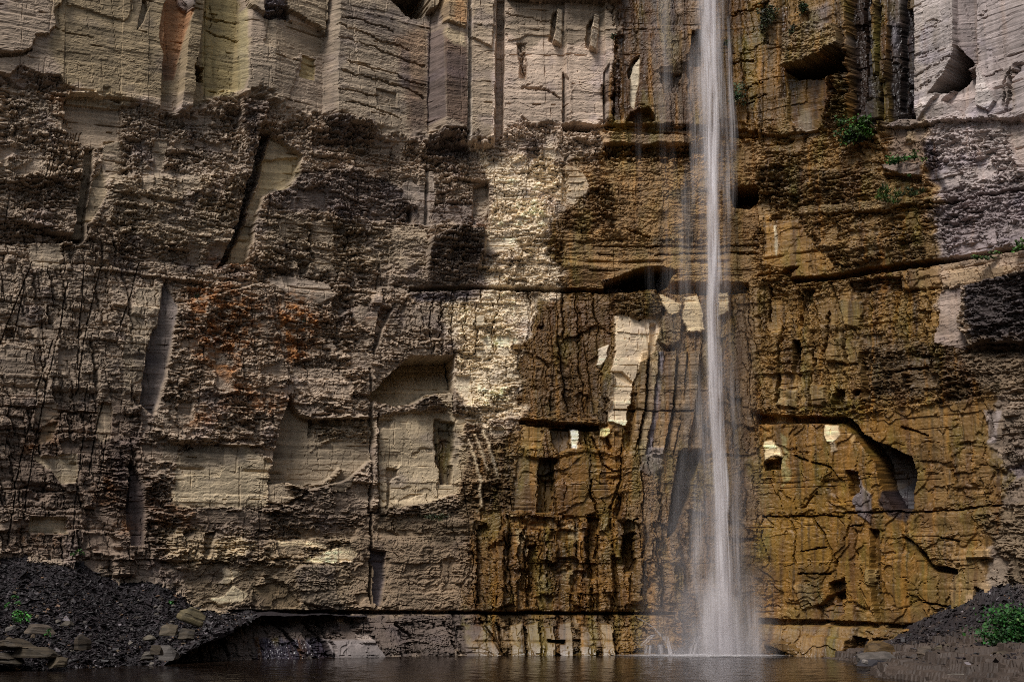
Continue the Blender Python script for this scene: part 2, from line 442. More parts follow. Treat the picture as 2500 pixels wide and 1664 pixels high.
P([(1045, 76), (1075, 82), (1078, 300), (1044, 306)], col=(84, 72, 68), a=.85, f=2, j=.1)
P([(1075, 86), (1134, 96), (1138, 322), (1080, 300)], col=(84, 66, 54), a=.85, f=2, j=.1)
P([(1076, 88), (1132, 98), (1130, 132), (1100, 126), (1078, 106)], col=(146, 132, 106), a=.8, f=5)
P([(1078, 140), (1134, 150), (1134, 215), (1078, 205)], col=(70, 58, 54), a=.7, f=8)
P([(1136, -20), (1150, -20), (1150, 370), (1138, 370)], col=(160, 150, 136), a=.75, f=2, j=.1)
P([(1148, 20), (1205, 20), (1200, 345), (1148, 330)], col=(128, 114, 94), a=.7, f=3, j=.2)
P([(1148, -40), (1208, -20), (1200, 128), (1146, 108)], d=.25, j=.3, name="rock_block")
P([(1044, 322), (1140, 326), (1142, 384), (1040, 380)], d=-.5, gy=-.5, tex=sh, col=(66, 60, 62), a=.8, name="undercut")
P([(1190, 345), (1225, 330), (1290, 306), (1290, 330), (1240, 352), (1200, 385)], tex=sh, gy=-.3, d=.1)
# 1240-1510 pale face
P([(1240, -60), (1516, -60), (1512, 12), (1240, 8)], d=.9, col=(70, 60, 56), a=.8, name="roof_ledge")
P([(1226, 30), (1350, 12), (1352, 92), (1290, 92), (1240, 108)], d=.12, name="rock_plate")
for xa, ya, yb in ((1362, 30, 118), (1450, 42, 132)):
    P([(xa, ya), (xa + 14, ya), (xa + 6, yb), (xa - 12, yb - 8)], d=.55, gx=-.7, col=(152, 140, 120), a=.8, j=.25, name="rock_fin")
    P([(xa - 14, ya + 10), (xa, ya), (xa - 12, yb - 10), (xa - 22, yb - 14)], d=-.5, j=.4, name="joint_recess")
P([(1262, 112), (1282, 108), (1284, 196), (1270, 196)], d=-.2, tex=bl, j=.4, name="joint_recess")
P([(1374, 180), (1388, 200), (1392, 260), (1388, 300), (1372, 300)], d=-.35, gx=.5, col=(128, 114, 102), a=.5, j=.1, name="joint_face")  # concave step, its shading put into the colour
P([(1474, 180), (1488, 160), (1490, 300), (1472, 300)], d=-.3, gx=.4, col=(120, 108, 98), a=.6, j=.1, name="joint_face")  # second step, darker colour stands in for its shading
L([(1275, 218), (1330, 222), (1362, 240)], 3, -.3, .8); L([(1240, 40), (1350, 60)], 2, -.15, .9)
P([(1370, 305), (1400, 300), (1446, 306), (1440, 318), (1375, 318)], d=-1.1, j=.4, name="gap")
P([(1240, 320), (1375, 315), (1480, 330), (1470, 372), (1290, 372), (1190, 380)], tex=sh, col=(136, 122, 106), a=.7, f=8)

# the wet part of the upper band
P([(1500, 90), (1522, 92), (1520, 296), (1498, 298)], d=-.25, col=(62, 44, 30), a=.8, f=4, j=.3, wet=.8)
P([(1542, 158), (1562, 142), (1560, 200), (1548, 272), (1538, 262), (1538, 200)], d=-.2, col=(184, 172, 148), a=.95, j=.3, tex=sm, name="pale_scar")
P([(1530, 178), (1546, 148), (1562, 140), (1544, 166), (1536, 200)], d=-.6, j=.2, name="joint_recess")
P([(1658, 84), (1688, 82), (1686, 150), (1672, 164), (1656, 160)], d=.5, col=(132, 98, 54), a=.7, j=.2, name="rock_block")
P([(1688, 82), (1716, 80), (1712, 165), (1680, 165)], d=-.7, col=(58, 46, 36), a=.7, j=.3, name="joint_recess")
P([(1590, 176), (1660, 160), (1690, 168), (1680, 180), (1600, 186)], d=.15, gy=-.4, j=.6, name="ledge")
P([(1540, 280), (1580, 268), (1600, 290), (1600, 302), (1530, 302)], d=-1.1, j=.4, name="gap")
P([(1610, 186), (1660, 184), (1655, 230), (1620, 230)], d=-.4, col=(84, 72, 64), a=.7, name="notch")
P([(1380, 306), (1700, 310), (1850, 320), (1850, 336), (1380, 320)], d=-.5, gy=-.4, f=2, j=.6, name="undercut")
P([(1480, 352), (1690, 352), (1690, 384), (1480, 380)], d=-.55, gy=-.4, col=(64, 52, 40), a=.6, f=3, name="undercut")  # shadow below the ledge put into the colour
P([(1460, 316), (1690, 318), (1690, 354), (1470, 354)], d=.2, col=(138, 112, 78), a=.7, j=.5, tex=dict(smooth=1, shale=.2), name="ledge")
for pl in (((1780, 42), (1830, 26), (1872, 8)), ((1812, 218), (1860, 200)), ((1790, 160), (1840, 148)), ((1800, 260), (1870, 232))):
    L(pl, 2.6, -.3, .8)
P([(1755, 110), (1786, 112), (1792, 300), (1760, 300)], d=.3, col=(106, 80, 44), a=.6, j=.4, name="rock_block")
for xx, ww, ya, yb, cc in ((1522, 10, -100, 300, (52, 38, 28)), (1546, 7, -100, 140, (60, 42, 28)), (1572, 8, -60, 280, (64, 46, 32)), (1600, 9, -100, 160, (78, 68, 66)), (1640, 12, -100, 120, (70, 62, 64)), (1668, 8, 60, 320, (66, 50, 34)), (1788, 6, 40, 330, (58, 42, 20)), (1806, 5, -60, 200, (150, 114, 52)), (1824, 8, -100, 240, (74, 52, 22)), (1846, 6, -60, 300, (150, 112, 46)), (1862, 7, -60, 320, (62, 44, 20)), (1884, 8, 100, 330, (92, 70, 34)), (1940, 8, 190, 330, (60, 42, 20)), (2060, 12, -100, 260, (44, 34, 26)),
                           (1610, 14, 330, 700, (104, 84, 56)), (1680, 12, 330, 700, (72, 60, 40)), (1800, 9, 480, 700, (84, 66, 38)), (1872, 8, 520, 700, (150, 112, 50)), (1900, 8, 1040, 1260, (92, 70, 26)), (1950, 12, 1030, 1250, (84, 62, 24)), (2000, 9, 1090, 1480, (98, 74, 24)), (2140, 12, 1240, 1500, (72, 54, 20)), (2190, 9, 1260, 1480, (150, 112, 40)), (2262, 10, 1080, 1240, (150, 110, 42)), (2300, 12, 1260, 1500, (92, 74, 30)), (1880, 7, 1250, 1500, (96, 70, 26)), (1410, 10, 1100, 1400, (88, 58, 24)), (1460, 9, 1060, 1260, (92, 70, 28)), (1340, 9, 1260, 1480, (80, 56, 24)), (1240, 9, 1300, 1490, (74, 54, 28))):
    C([(xx - ww, ya), (xx + ww, ya), (xx + ww * .5, yb), (xx - ww * .4, yb - 30)], cc, .7, 5, .5, s=1.0, l=.12)
P([(1858, 20), (1880, 0), (1880, 110), (1866, 112)], d=-.3, gx=.4, tex=sh, col=(56, 50, 30), a=.75, name="joint_recess")
P([(1905, -40), (1922, -40), (1922, 240), (1908, 240)], d=-.25, col=(76, 50, 24), a=.8, f=5, j=.2, wet=.8)
P([(1924, 92), (1975, 60), (2060, 70), (2068, 125), (2000, 156), (1925, 180)], d=.75, gy=.3, tex=dict(shale=.5, spall=.5), col=(136, 114, 78), a=.8, name="overhang_block")
P([(1978, 30), (2032, 10), (2030, 90), (1985, 86)], col=(104, 96, 96), a=.7, f=10)
P([(1924, 176), (2000, 152), (2062, 124), (2068, 172), (2015, 190), (1950, 197)], d=-3.0, gy=3.0, j=.5, col=(50, 42, 34), a=.6, name="roof_hollow")  # shade under the overhanging block painted into the colour
P([(1926, 192), (2018, 192), (2022, 240), (2000, 330), (1980, 330), (1930, 300)], d=-.35, tex=dict(smooth=.6), col=(110, 78, 34), a=.8, f=3, wet=.8, name="stained_panel")
for xx, cc in ((1944, (70, 48, 22)), (1962, (130, 98, 46)), (1990, (62, 42, 22)), (2008, (118, 86, 36))):
    C([(xx - 6, 192), (xx + 6, 192), (xx + 5, 285), (xx - 5, 285)], cc, .75, 4, .3)
P([(1950, 272), (1978, 270), (1986, 330), (1944, 330)], col=(156, 140, 118), a=.8, f=5)
P([(2022, 130), (2080, 110), (2080, 310), (2000, 330), (2024, 240)], d=.1, tex=dict(shale=1.3), col=(54, 46, 42), a=.8, f=6, wet=.5, name="shale_lens")
# the dark water-stained chimney
P([(2072, -300), (2240, -300), (2240, 290), (2080, 310)], d=-1.1, tex=dict(smooth=.5, vert=.35), col=(36, 27, 26), a=.95, f=4, j=.4, wet=.8, name="stained_chimney")
for xa, xb, ya, yb, cc, dd in ((2104, 2112, -300, 280, (24, 18, 18), -.8), (2126, 2137, -300, 182, (130, 106, 64), .55), (2146, 2166, -300, 200, (98, 70, 34), .45), (2152, 2168, 150, 330, (108, 82, 40), .5),
                               (2166, 2190, -300, 60, (120, 112, 112), .25), (2172, 2186, 60, 150, (108, 102, 106), .2), (2192, 2208, -300, 270, (26, 20, 22), -.6), (2210, 2234, -300, 20, (104, 84, 54), .3), (2084, 2104, -300, 280, (46, 30, 18), -.2)):
    P([(xa, ya), (xb, ya), (xb, yb), (xa, yb)], d=dd, col=cc, a=.9, f=3, j=.25, wet=.7, name="rock_rib")
P([(2116, 184), (2148, 184), (2146, 240), (2118, 244)], d=.4, col=(58, 48, 46), a=.8, j=.3, name="rock_block")
P([(2110, 245), (2145, 240), (2150, 290), (2112, 290)], d=.7, tex=dict(spall=.8), col=(70, 62, 60), a=.8, name="rock_knob")
P([(2210, 100), (2240, 60), (2244, 280), (2212, 280)], d=.3, col=(58, 48, 52), a=.8, f=5)
# grey pillars at the dry right end
P([(2350, -300), (2392, -300), (2392, 260), (2350, 120)], d=-.1, gx=-.9, col=(118, 107, 104), a=.6, f=2, j=.1, name="sandstone_pillar")
P([(2240, -300), (2352, -300), (2352, 130), (2300, 240), (2244, 300)], d=.35, gx=.5, col=(156, 148, 143), a=.6, f=2, j=.2, name="sandstone_pillar")
P([(2353, 122), (2380, 158), (2352, 206), (2322, 230), (2280, 234), (2320, 192), (2340, 156)], d=-3.0, gy=2.6, j=.35, col=(46, 40, 40), a=.85, tex=dict(shale=.7), name="roof_hollow")  # overhang underside, shade put into the colour
P([(2340, 215), (2384, 165), (2388, 240), (2360, 280), (2310, 250)], d=-.7, gy=.5, tex=sm, col=(132, 120, 114), a=.8, j=.25, name="spall_scar")
P([(2394, -300), (2700, -400), (2700, 300), (2460, 280), (2440, 250), (2394, 150)], d=.1, gx=.4, tex=sm, col=(140, 130, 126), a=.6, f=2, name="sandstone_pillar")
P([(2394, 160), (2440, 250), (2425, 275), (2392, 262)], d=.25, col=(166, 158, 152), a=.7, j=.25, name="rock_plate")
L([(2500, 156), (2478, 192), (2468, 240), (2462, 275)], 5, -.55, .5); L([(2485, 160), (2458, 210), (2456, 260)], 3, -.4, .5)
L([(2410, 190), (2456, 176)], 2, -.2)
for pl in (((2236, 150), (2310, 128)), ((2240, 190), (2340, 150)), ((2256, 214), (2320, 190)), ((2232, 90), (2300, 72)), ((2270, 60), (2320, 62)), ((2396, 40), (2420, 34)), ((2250, 225), (2290, 208))):
    L(pl, 2, -.16, .9)
P([(2290, 296), (2440, 280), (2452, 440), (2300, 460), (2250, 330)], d=.1, tex=dict(shale=.8), col=(128, 118, 114), a=.5, f=8, name="shale_buttress")
P([(2450, 300), (2520, 280), (2520, 440), (2478, 380)], d=-.25, tex=sm, col=(138, 124, 116), a=.8, j=.3, name="spall_scar")
P([(2248, 350), (2284, 350), (2312, 470), (2270, 440)], col=(82, 74, 82), a=.85, f=6, wet=.6)
P([(2150, 402), (2250, 396), (2250, 430), (2200, 426), (2160, 412)], d=.35, tex=sm, col=(112, 100, 94), a=.8, j=.4, name="ledge")
P([(2155, 424), (2250, 430), (2248, 446), (2160, 436)], d=-.5, j=.6, name="undercut")
P([(2180, 300), (2250, 290), (2260, 400), (2170, 395)], tex=dict(block=.5, spall=.4), col=(88, 78, 74), a=.6, f=8)
P([(2215, 320), (2240, 318), (2238, 350), (2214, 350)], d=.2, col=(120, 104, 80), a=.7, f=3, name="rock_block")

# ------------------------------------------------------------------ middle beds
P([(640, 385), (735, 380), (735, 425), (700, 462), (640, 468)], d=-.25, tex=sm, col=(142, 128, 98), a=.8, j=.4, name="spall_scar")
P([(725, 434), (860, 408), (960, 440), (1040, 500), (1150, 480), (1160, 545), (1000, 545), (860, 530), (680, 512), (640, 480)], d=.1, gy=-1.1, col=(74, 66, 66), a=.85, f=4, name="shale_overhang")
P([(984, 446), (1000, 440), (1044, 458), (1044, 410), (1062, 415), (1064, 480), (1054, 550), (1030, 545), (1020, 500), (985, 488)], d=-.1, tex=sm, col=(128, 116, 104), a=.85, j=.25, name="pale_slab")
P([(1040, 410), (1050, 410), (1048, 545), (1040, 545)], d=-.3, gx=.4, j=.1, f=3)
P([(1156, 452), (1192, 442), (1194, 545), (1155, 545)], d=-.55, gy=.4, tex=dict(shale=.4, smooth=.4), col=(120, 108, 92), a=.6, j=.2, name="joint_recess")
P([(998, 512), (1010, 510), (1010, 540), (996, 540)], d=-.7, j=.2, name="notch")
P([(1046, 585), (1100, 560), (1186, 565), (1186, 610), (1176, 650), (1150, 694), (1060, 702), (1040, 660)], d=.75, gy=-1.7, col=(80, 70, 62), a=.75, f=3, j=.5, name="overhang_block")
P([(960, 560), (1000, 548), (1040, 560), (1050, 640), (980, 660), (960, 620)], d=.15, tex=dict(smooth=.6, shale=.3), col=(126, 112, 92), a=.7, f=4, name="rock_plate")
P([(640, 520), (860, 540), (960, 560), (970, 640), (800, 680), (640, 640)], gy=-.2, col=(110, 98, 80), a=.7, f=14)
L([(760, 560), (762, 610), (768, 630)], 4, -.5, .6); L([(852, 570), (850, 612)], 4, -.4, .6)
P([(732, 640), (760, 640), (752, 664), (732, 664)], d=-.6, j=.3, name="notch")
P([(640, 640), (1060, 690), (1060, 705), (640, 690)], gy=-.3, d=-.1, col=(96, 86, 76), a=.5, f=10)
P([(1000, 700), (1150, 697), (1390, 700), (1560, 706), (1560, 714), (1200, 707), (1000, 710)], d=-.75, f=1.5, j=.3, name="bedding_gap")
P([(1000, 712), (1150, 710), (1140, 740), (1020, 735)], col=(70, 66, 76), a=.7, f=8)
P([(648, 680), (700, 670), (800, 690), (815, 720), (780, 742), (720, 735)], d=.12, tex=sm, col=(120, 108, 94), a=.6, j=.5, name="rock_plate")
P([(910, 718), (935, 718), (932, 742), (908, 740)], d=.25, tex=sm, col=(138, 122, 104), a=.8, j=.15, name="rock_block")
P([(980, 746), (1070, 750), (1080, 800), (980, 800)], tex=dict(block=.7), d=.05, f=6)
P([(932, 746), (960, 750), (930, 830), (912, 870), (918, 800)], d=-.7, j=.4, name="joint_recess")
for xx in (1060, 1084, 1110, 1140, 1170, 1215):
    L([(xx, 715), (xx - 10, 780), (xx - 4, 860)], 2.6, -.35, .9)
P([(1150, 780), (1185, 770), (1184, 795), (1155, 800)], d=.15, tex=sm, col=(170, 156, 130), a=.8, j=.2, name="rock_block")
# brown layered wall beside the fall
L([(1260, 420), (1380, 402)], 3, -.3, 1)
P([(1374, 420), (1388, 424), (1382, 500), (1372, 500)], d=-.4, j=.5, name="joint_recess")
P([(1380, 405), (1425, 420), (1445, 470), (1400, 485), (1385, 480)], d=.15, tex=sm, col=(170, 150, 120), a=.7, j=.5, name="rock_plate")
P([(1395, 500), (1480, 440), (1500, 480), (1500, 560), (1400, 570), (1340, 565)], tex=dict(shale=.9), col=(86, 64, 36), a=.7, f=6)
C([(1650, 470), (1705, 455), (1705, 610), (1655, 600)], (58, 52, 34), .8, 12)
C([(1610, 580), (1650, 580), (1650, 605), (1600, 600)], (66, 54, 32), .7, 5)
L([(1535, 562), (1560, 572), (1590, 580)], 3, -.35, .8); L([(1450, 600), (1600, 602), (1850, 600)], 2.2, -.25, .3); L([(1600, 625), (1660, 618), (1850, 618)], 2.6, -.3, .4); L([(1455, 615), (1500, 622)], 2.2, -.25, .5)
P([(1478, 692), (1525, 668), (1558, 655), (1620, 652), (1650, 662), (1632, 690), (1605, 704), (1480, 706)], d=-3.2, gy=2.0, j=.5, col=(44, 36, 42), a=.85, tex=sm, name="cavity")  # deep shade of the cavity put into the colour
P([(1470, 682), (1520, 680), (1535, 694), (1480, 700)], d=.55, col=(110, 100, 96), a=.7, j=.4, name="rock_block")
P([(1610, 690), (1825, 690), (1820, 712), (1600, 716)], d=-.85, f=3, j=.4, name="undercut")
P([(1386, 640), (1480, 650), (1480, 698), (1386, 696)], gy=-.5, col=(92, 66, 36), a=.7, f=6)
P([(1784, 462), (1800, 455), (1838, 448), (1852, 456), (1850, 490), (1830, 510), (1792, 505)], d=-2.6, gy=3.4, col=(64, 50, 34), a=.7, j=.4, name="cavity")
P([(1848, 400), (2180, 420), (2140, 510), (1900, 520), (1850, 500)], d=.15, gy=-.7, tex=dict(shale=1.1), col=(86, 70, 44), a=.75, f=8, name="shale_band")
P([(1950, 505), (2300, 480), (2310, 500), (2180, 512), (1950, 525)], d=.25, tex=dict(smooth=.7, shale=.2), col=(138, 116, 76), a=.6, f=3, name="ledge")
P([(1862, 540), (1945, 535), (1990, 600), (2040, 650), (2000, 672), (1925, 684), (1895, 650), (1862, 640)], d=.1, tex=dict(smooth=.8, spall=.4), col=(140, 104, 48), a=.8, f=4, name="rock_slab")
P([(1889, 550), (1894, 550), (1899, 600), (1895, 628), (1891, 600)], col=(206, 192, 160), a=.95, f=2, j=.15)
P([(1902, 668), (1915, 652), (1950, 648), (1925, 676)], d=-.8, j=.3, name="cavity")
P([(1925, 678), (2040, 668), (2100, 656), (2360, 622), (2560, 590), (2560, 600), (2360, 636), (2110, 672), (2040, 682), (1930, 690)], d=-.95, j=.35, f=1.5, name="bedding_gap")
P([(1990, 600), (2300, 560), (2300, 640), (2060, 662)], d=.2, gy=-.8, tex=dict(shale=1.1), col=(92, 76, 52), a=.6, f=8, name="shale_band")
L([(2295, 498), (2400, 478), (2520, 462)], 4, -.4, .6); L([(2295, 560), (2400, 548), (2520, 530)], 2.5, -.25, .8); L([(2180, 508), (2310, 492)], 4, -.5, .6)
P([(2070, 690), (2150, 678), (2200, 672), (2195, 708), (2120, 712), (2075, 712)], d=-.35, col=(76, 54, 30), a=.7, j=.6, name="stained_panel")
P([(2200, 665), (2300, 650), (2300, 700), (2200, 706)], d=.12, tex=dict(spall=1), col=(132, 104, 66), a=.6, f=4, name="rock_block")
P([(2300, 640), (2500, 600), (2520, 640), (2420, 690), (2300, 710)], d=.25, tex=dict(smooth=.6, block=.3), col=(134, 112, 82), a=.6, f=6, name="ledge")
P([(2296, 712), (2366, 700), (2352, 745), (2345, 790), (2360, 830), (2352, 852), (2285, 840), (2295, 780)], d=.1, tex=sm, col=(122, 108, 98), a=.85, j=.6, name="pale_slab")
P([(2362, 700), (2420, 690), (2600, 640), (2600, 850), (2380, 850), (2346, 800)], d=.7, gy=-1.2, tex=dict(shale=1.0), f=2, j=.6, name="shale_overhang")
P([(2352, 846), (2390, 840), (2600, 830), (2600, 858), (2380, 862), (2355, 862)], d=-.5, j=.5, name="undercut")
for x0_, y0_, x1_, y1_ in ((1880, 700, 1876, 780), (1950, 700, 1955, 790), (2030, 690, 2040, 730), (1905, 800, 1895, 980), (1940, 830, 1950, 920), (1985, 850, 1975, 990), (2060, 830, 2070, 890), (2020, 760, 2010, 860)):
    L([(x0_, y0_), (x1_, y1_)], 4, -.5, .6)
P([(1960, 705), (1985, 700), (1970, 770), (1955, 760)], d=-.5, col=(70, 52, 32), a=.5, j=.4, name="joint_recess")
P([(2040, 730), (2110, 735), (2100, 800), (2060, 795)], d=.15, tex=sm, col=(142, 116, 66), a=.7, f=3, name="rock_slab")
P([(1935, 830), (1952, 830), (1950, 930), (1935, 905)], d=-.6, col=(66, 46, 24), a=.7, j=.3, name="joint_recess")
P([(2022, 826), (2104, 830), (2098, 890), (2016, 880)], d=.2, tex=dict(smooth=.6, vert=.3), col=(136, 110, 64), a=.6, f=3, name="rock_slab")
P([(2036, 948), (2062, 950), (2056, 990), (2030, 985)], d=-.9, j=.4, name="cavity"); P([(2084, 950), (2100, 950), (2096, 965), (2080, 965)], d=-.8, j=.4, name="cavity"); P([(2102, 880), (2122, 900), (2120, 960), (2108, 970)], d=-.8, j=.4, name="joint_recess")
L([(2186, 905), (2240, 900), (2272, 895), (2278, 850)], 4, -.5, .5)
P([(1978, 935), (2016, 945), (2010, 990), (1975, 985)], d=.2, tex=sm, col=(140, 118, 74), a=.6, f=3, name="rock_block")
P([(1890, 945), (1945, 950), (1945, 995), (1895, 990)], d=.2, tex=dict(spall=1), col=(140, 122, 80), a=.6, f=3, name="rock_block")
C([(1960, 1000), (2110, 985), (2110, 1050), (1990, 1020)], (112, 96, 34), .7, 8)

# ------------------------------------------------------------------ lower left: joint blocks, scars, rust
P([(400, 686), (414, 706), (432, 745), (418, 830), (402, 920), (376, 1012), (344, 985), (350, 920), (365, 820), (384, 790)], d=-.5, gx=.8, tex=sm, col=(84, 77, 74), a=.85, j=.12, f=1.5, name="joint_face")
P([(338, 706), (396, 692), (384, 790), (365, 822), (350, 920), (300, 960), (300, 830)], d=.12, tex=dict(smooth=.5, block=.55), col=(124, 112, 94), a=.7, f=4, name="rock_slab")
P([(430, 745), (640, 690), (720, 960), (655, 1090), (420, 1080), (378, 1012), (404, 920), (418, 830)], d=.3, gy=-.3, f=2, j=.15, name="shale_buttress")
P([(70, 592), (150, 592), (150, 655), (75, 655)], d=-.1, tex=sm, col=(120, 108, 90), a=.7, f=4, name="pale_slab")
for pl in (((78, 640), (30, 760), (-20, 900)), ((60, 690), (35, 830)), ((165, 690), (148, 800), (120, 900), (60, 1250)), ((205, 640), (195, 820), (190, 900)), ((250, 640), (205, 830), (190, 960)), ((130, 830), (95, 940), (40, 1180), (20, 1330)), ((215, 940), (205, 1070), (190, 1180), (175, 1330)), ((255, 980), (235, 1060), (218, 1160)), ((265, 1060), (240, 1180)), ((340, 640), (320, 720), (290, 800)), ((320, 1070), (328, 1120), (320, 1240))):
    L(pl, 1.9, -.3, .03, .15)
P([(14, 800), (36, 800), (38, 820), (16, 822)], d=-.5, j=.3, name="notch")
P([(85, 1115), (190, 1108), (190, 1176), (150, 1180), (128, 1152)], d=-.3, gx=.3, tex=sm, col=(150, 136, 112), a=.9, f=2, j=.3, name="spall_scar")
P([(242, 985), (252, 978), (272, 984), (278, 1010), (270, 1080), (240, 1078), (236, 1030)], d=-.3, gy=.3, tex=sm, col=(128, 114, 94), a=.8, j=.25, name="spall_scar")
P([(92, 985), (140, 980), (142, 1015), (110, 1040), (85, 1020)], tex=sm, col=(120, 106, 88), a=.7, f=4, name="pale_slab")
P([(105, 1040), (138, 1030), (132, 1075), (98, 1085)], tex=sm, d=-.2, col=(124, 104, 78), a=.7, f=4, name="pale_slab")
P([(75, 1260), (162, 1262), (164, 1302), (70, 1298)], d=-.35, tex=sm, col=(150, 138, 116), a=.9, j=.3, name="pale_scar")
P([(55, 1190), (100, 1180), (135, 1200), (100, 1225), (45, 1215)], gy=-.6, d=-.3, col=(58, 48, 44), a=.7, f=5, name="undercut")
P([(262, 1060), (318, 1080), (322, 1180), (318, 1250), (235, 1250), (245, 1140)], gy=-.5, tex=sh, col=(70, 58, 50), a=.75, f=6, name="shale_lens")
P([(320, 1120), (345, 1160), (358, 1220), (350, 1330), (318, 1330), (310, 1240)], d=-.85, gx=.5, tex=sm, col=(74, 64, 62), a=.8, j=.25, name="joint_recess")
P([(330, 985), (378, 1012), (372, 1050), (340, 1070), (320, 1060)], tex=dict(shale=.9), gy=-.6, col=(80, 70, 64), a=.6, f=6)
P([(400, 1085), (438, 1080), (440, 1130), (400, 1125)], d=-.1, tex=sm, col=(132, 120, 104), a=.7, f=3, name="pale_slab")
P([(438, 1105), (520, 1090), (600, 1085), (660, 1130), (656, 1190), (648, 1236), (420, 1240), (428, 1160)], d=-.05, tex=sm, col=(154, 140, 114), a=.85, f=4, j=.5, name="pale_slab")
P([(436, 1095), (520, 1080), (570, 1090), (640, 1120), (560, 1140), (440, 1150)], col=(108, 98, 86), a=.6, f=12)
P([(432, 982), (468, 980), (466, 1012), (440, 1008)], d=-.35, tex=sm, col=(118, 106, 92), a=.7, j=.2, name="notch")
P([(404, 1236), (660, 1240), (900, 1250), (870, 1310), (640, 1320), (500, 1300), (405, 1310)], d=-.1, gy=-1.0, tex=dict(shale=1.1), col=(68, 56, 46), a=.8, f=4, name="shale_band")
P([(408, 1300), (492, 1300), (488, 1392), (420, 1390)], d=.1, tex=dict(block=.7, shale=.6), col=(150, 134, 108), a=.75, f=8, name="shale_lens")
P([(512, 1308), (612, 1308), (606, 1362), (508, 1362)], d=.08, tex=dict(shale=.8, smooth=.2), col=(164, 148, 118), a=.8, f=4, name="shale_lens")
P([(500, 1300), (530, 1296), (508, 1364), (496, 1360)], d=-.5, j=.3, name="joint_recess")
P([(546, 1388), (576, 1390), (588, 1396), (612, 1392), (580, 1406), (560, 1424), (536, 1424), (548, 1408)], d=-.12, tex=sm, col=(190, 174, 144), a=.95, f=1.5, j=.35, name="pale_scar")
P([(516, 1460), (548, 1456), (572, 1428), (606, 1448), (590, 1468), (540, 1474)], d=-.12, tex=sm, col=(190, 176, 146), a=.95, f=1.5, j=.35, name="pale_scar")
P([(680, 1314), (700, 1318), (760, 1322), (800, 1326), (796, 1338), (740, 1330), (684, 1330)], d=-.15, tex=sm, col=(182, 164, 132), a=.92, f=1.5, j=.5, name="pale_scar")
P([(745, 1372), (790, 1345), (850, 1334), (876, 1344), (862, 1368), (800, 1372)], d=-.15, tex=sm, col=(196, 178, 144), a=.95, f=1.5, j=.45, name="pale_scar")
P([(712, 1395), (740, 1378), (820, 1380), (822, 1440), (840, 1490), (740, 1470)], d=.22, gx=-.3, tex=dict(spall=.7, shale=.3), col=(90, 80, 68), a=.7, f=2, j=.5, name="rock_slab")
P([(620, 1430), (690, 1420), (735, 1470), (735, 1490), (620, 1486)], d=-.15, tex=sp, col=(108, 92, 68), a=.7, f=2, j=.4, name="spall_scar")
# recessed bay and the two arches
P([(708, 962), (735, 1010), (770, 1020), (920, 1020), (908, 1120), (850, 1170), (760, 1195), (700, 1175), (654, 1182), (668, 1120), (690, 1030)], d=-.85, gx=.9, tex=dict(smooth=.8, spall=.2), col=(130, 117, 96), a=.75, f=1.5, j=.2, name="spall_scar")
P([(768, 1012), (900, 1018), (898, 1080), (830, 1070), (770, 1100)], d=.25, tex=sh, col=(122, 110, 92), a=.5, f=4, name="shale_lens")
P([(765, 1008), (812, 1008), (810, 1016), (778, 1018), (772, 1064), (764, 1064)], d=-.4, j=.2)
P([(656, 1175), (735, 1180), (732, 1225), (655, 1225)], d=-.1, tex=sm, col=(140, 126, 104), a=.8, f=2, j=.2, name="pale_slab")
P([(700, 1178), (790, 1180), (835, 1140), (862, 1150), (862, 1190), (900, 1250), (720, 1245)], d=.15, gy=-.7, tex=dict(shale=.9), col=(78, 66, 56), a=.8, f=4, name="shale_overhang")
P([(806, 1190), (842, 1142), (862, 1150), (864, 1180), (830, 1200)], d=-.1, tex=sm, col=(108, 96, 78), a=.7, f=3, name="rock_plate")
P([(930, 880), (1016, 864), (1108, 866), (1106, 960), (1040, 956), (985, 990), (960, 990), (930, 960), (900, 985)], d=-.1, f=8)
P([(900, 972), (940, 924), (985, 884), (1014, 868), (1107, 867), (1106, 1012), (1060, 962), (1010, 985), (960, 990)], d=-2.7, gx=2.2, gy=3.2, tex=dict(smooth=.9), col=(150, 136, 110), a=.9, f=1.5, j=.35, name="arch_hollow")
P([(1004, 990), (1040, 960), (1106, 956), (1108, 975), (1165, 996), (1160, 1012), (1106, 1000), (1060, 995), (1010, 1008)], d=.45, gy=-1.4, tex=dict(shale=.9), col=(84, 74, 64), a=.8, f=2, name="shale_overhang")
P([(925, 1015), (1010, 1005), (1100, 1005), (1135, 1020), (1140, 1120), (1120, 1200), (1040, 1230), (926, 1240)], d=-.2, tex=dict(spall=.7, smooth=.4), col=(156, 141, 114), a=.8, f=4, name="spall_scar")
P([(930, 1022), (960, 1020), (958, 1045), (930, 1045)], d=-.25, col=(112, 102, 88), a=.6, f=4)
P([(1064, 1024), (1110, 1030), (1108, 1090), (1100, 1180), (1078, 1180), (1066, 1090)], d=-.35, tex=dict(vert=.6), col=(92, 76, 48), a=.8, f=4, wet=.6, name="stained_groove")
C([(1080, 1070), (1092, 1070), (1094, 1140), (1080, 1150)], (84, 50, 22), .8, 4, .3, wet=.7)
P([(1100, 1035), (1135, 1030), (1140, 1100), (1106, 1110)], tex=sm, col=(160, 144, 116), a=.7, f=3)
P([(950, 1140), (975, 1145), (975, 1160), (958, 1175), (956, 1235), (948, 1235)], d=-.4, j=.3, name="joint_recess")
L([(905, 900), (908, 1000), (912, 1080), (905, 1250)], 4, -.6, .2); L([(925, 1010), (924, 1080), (928, 1250)], 4, -.5, .25); L([(1106, 866), (1108, 1000)], 3, -.5, .1)
P([(905, 1010), (926, 1010), (926, 1240), (905, 1240)], d=.12, tex=dict(shale=.4, smooth=.5), f=2, j=.2, name="rock_rib")
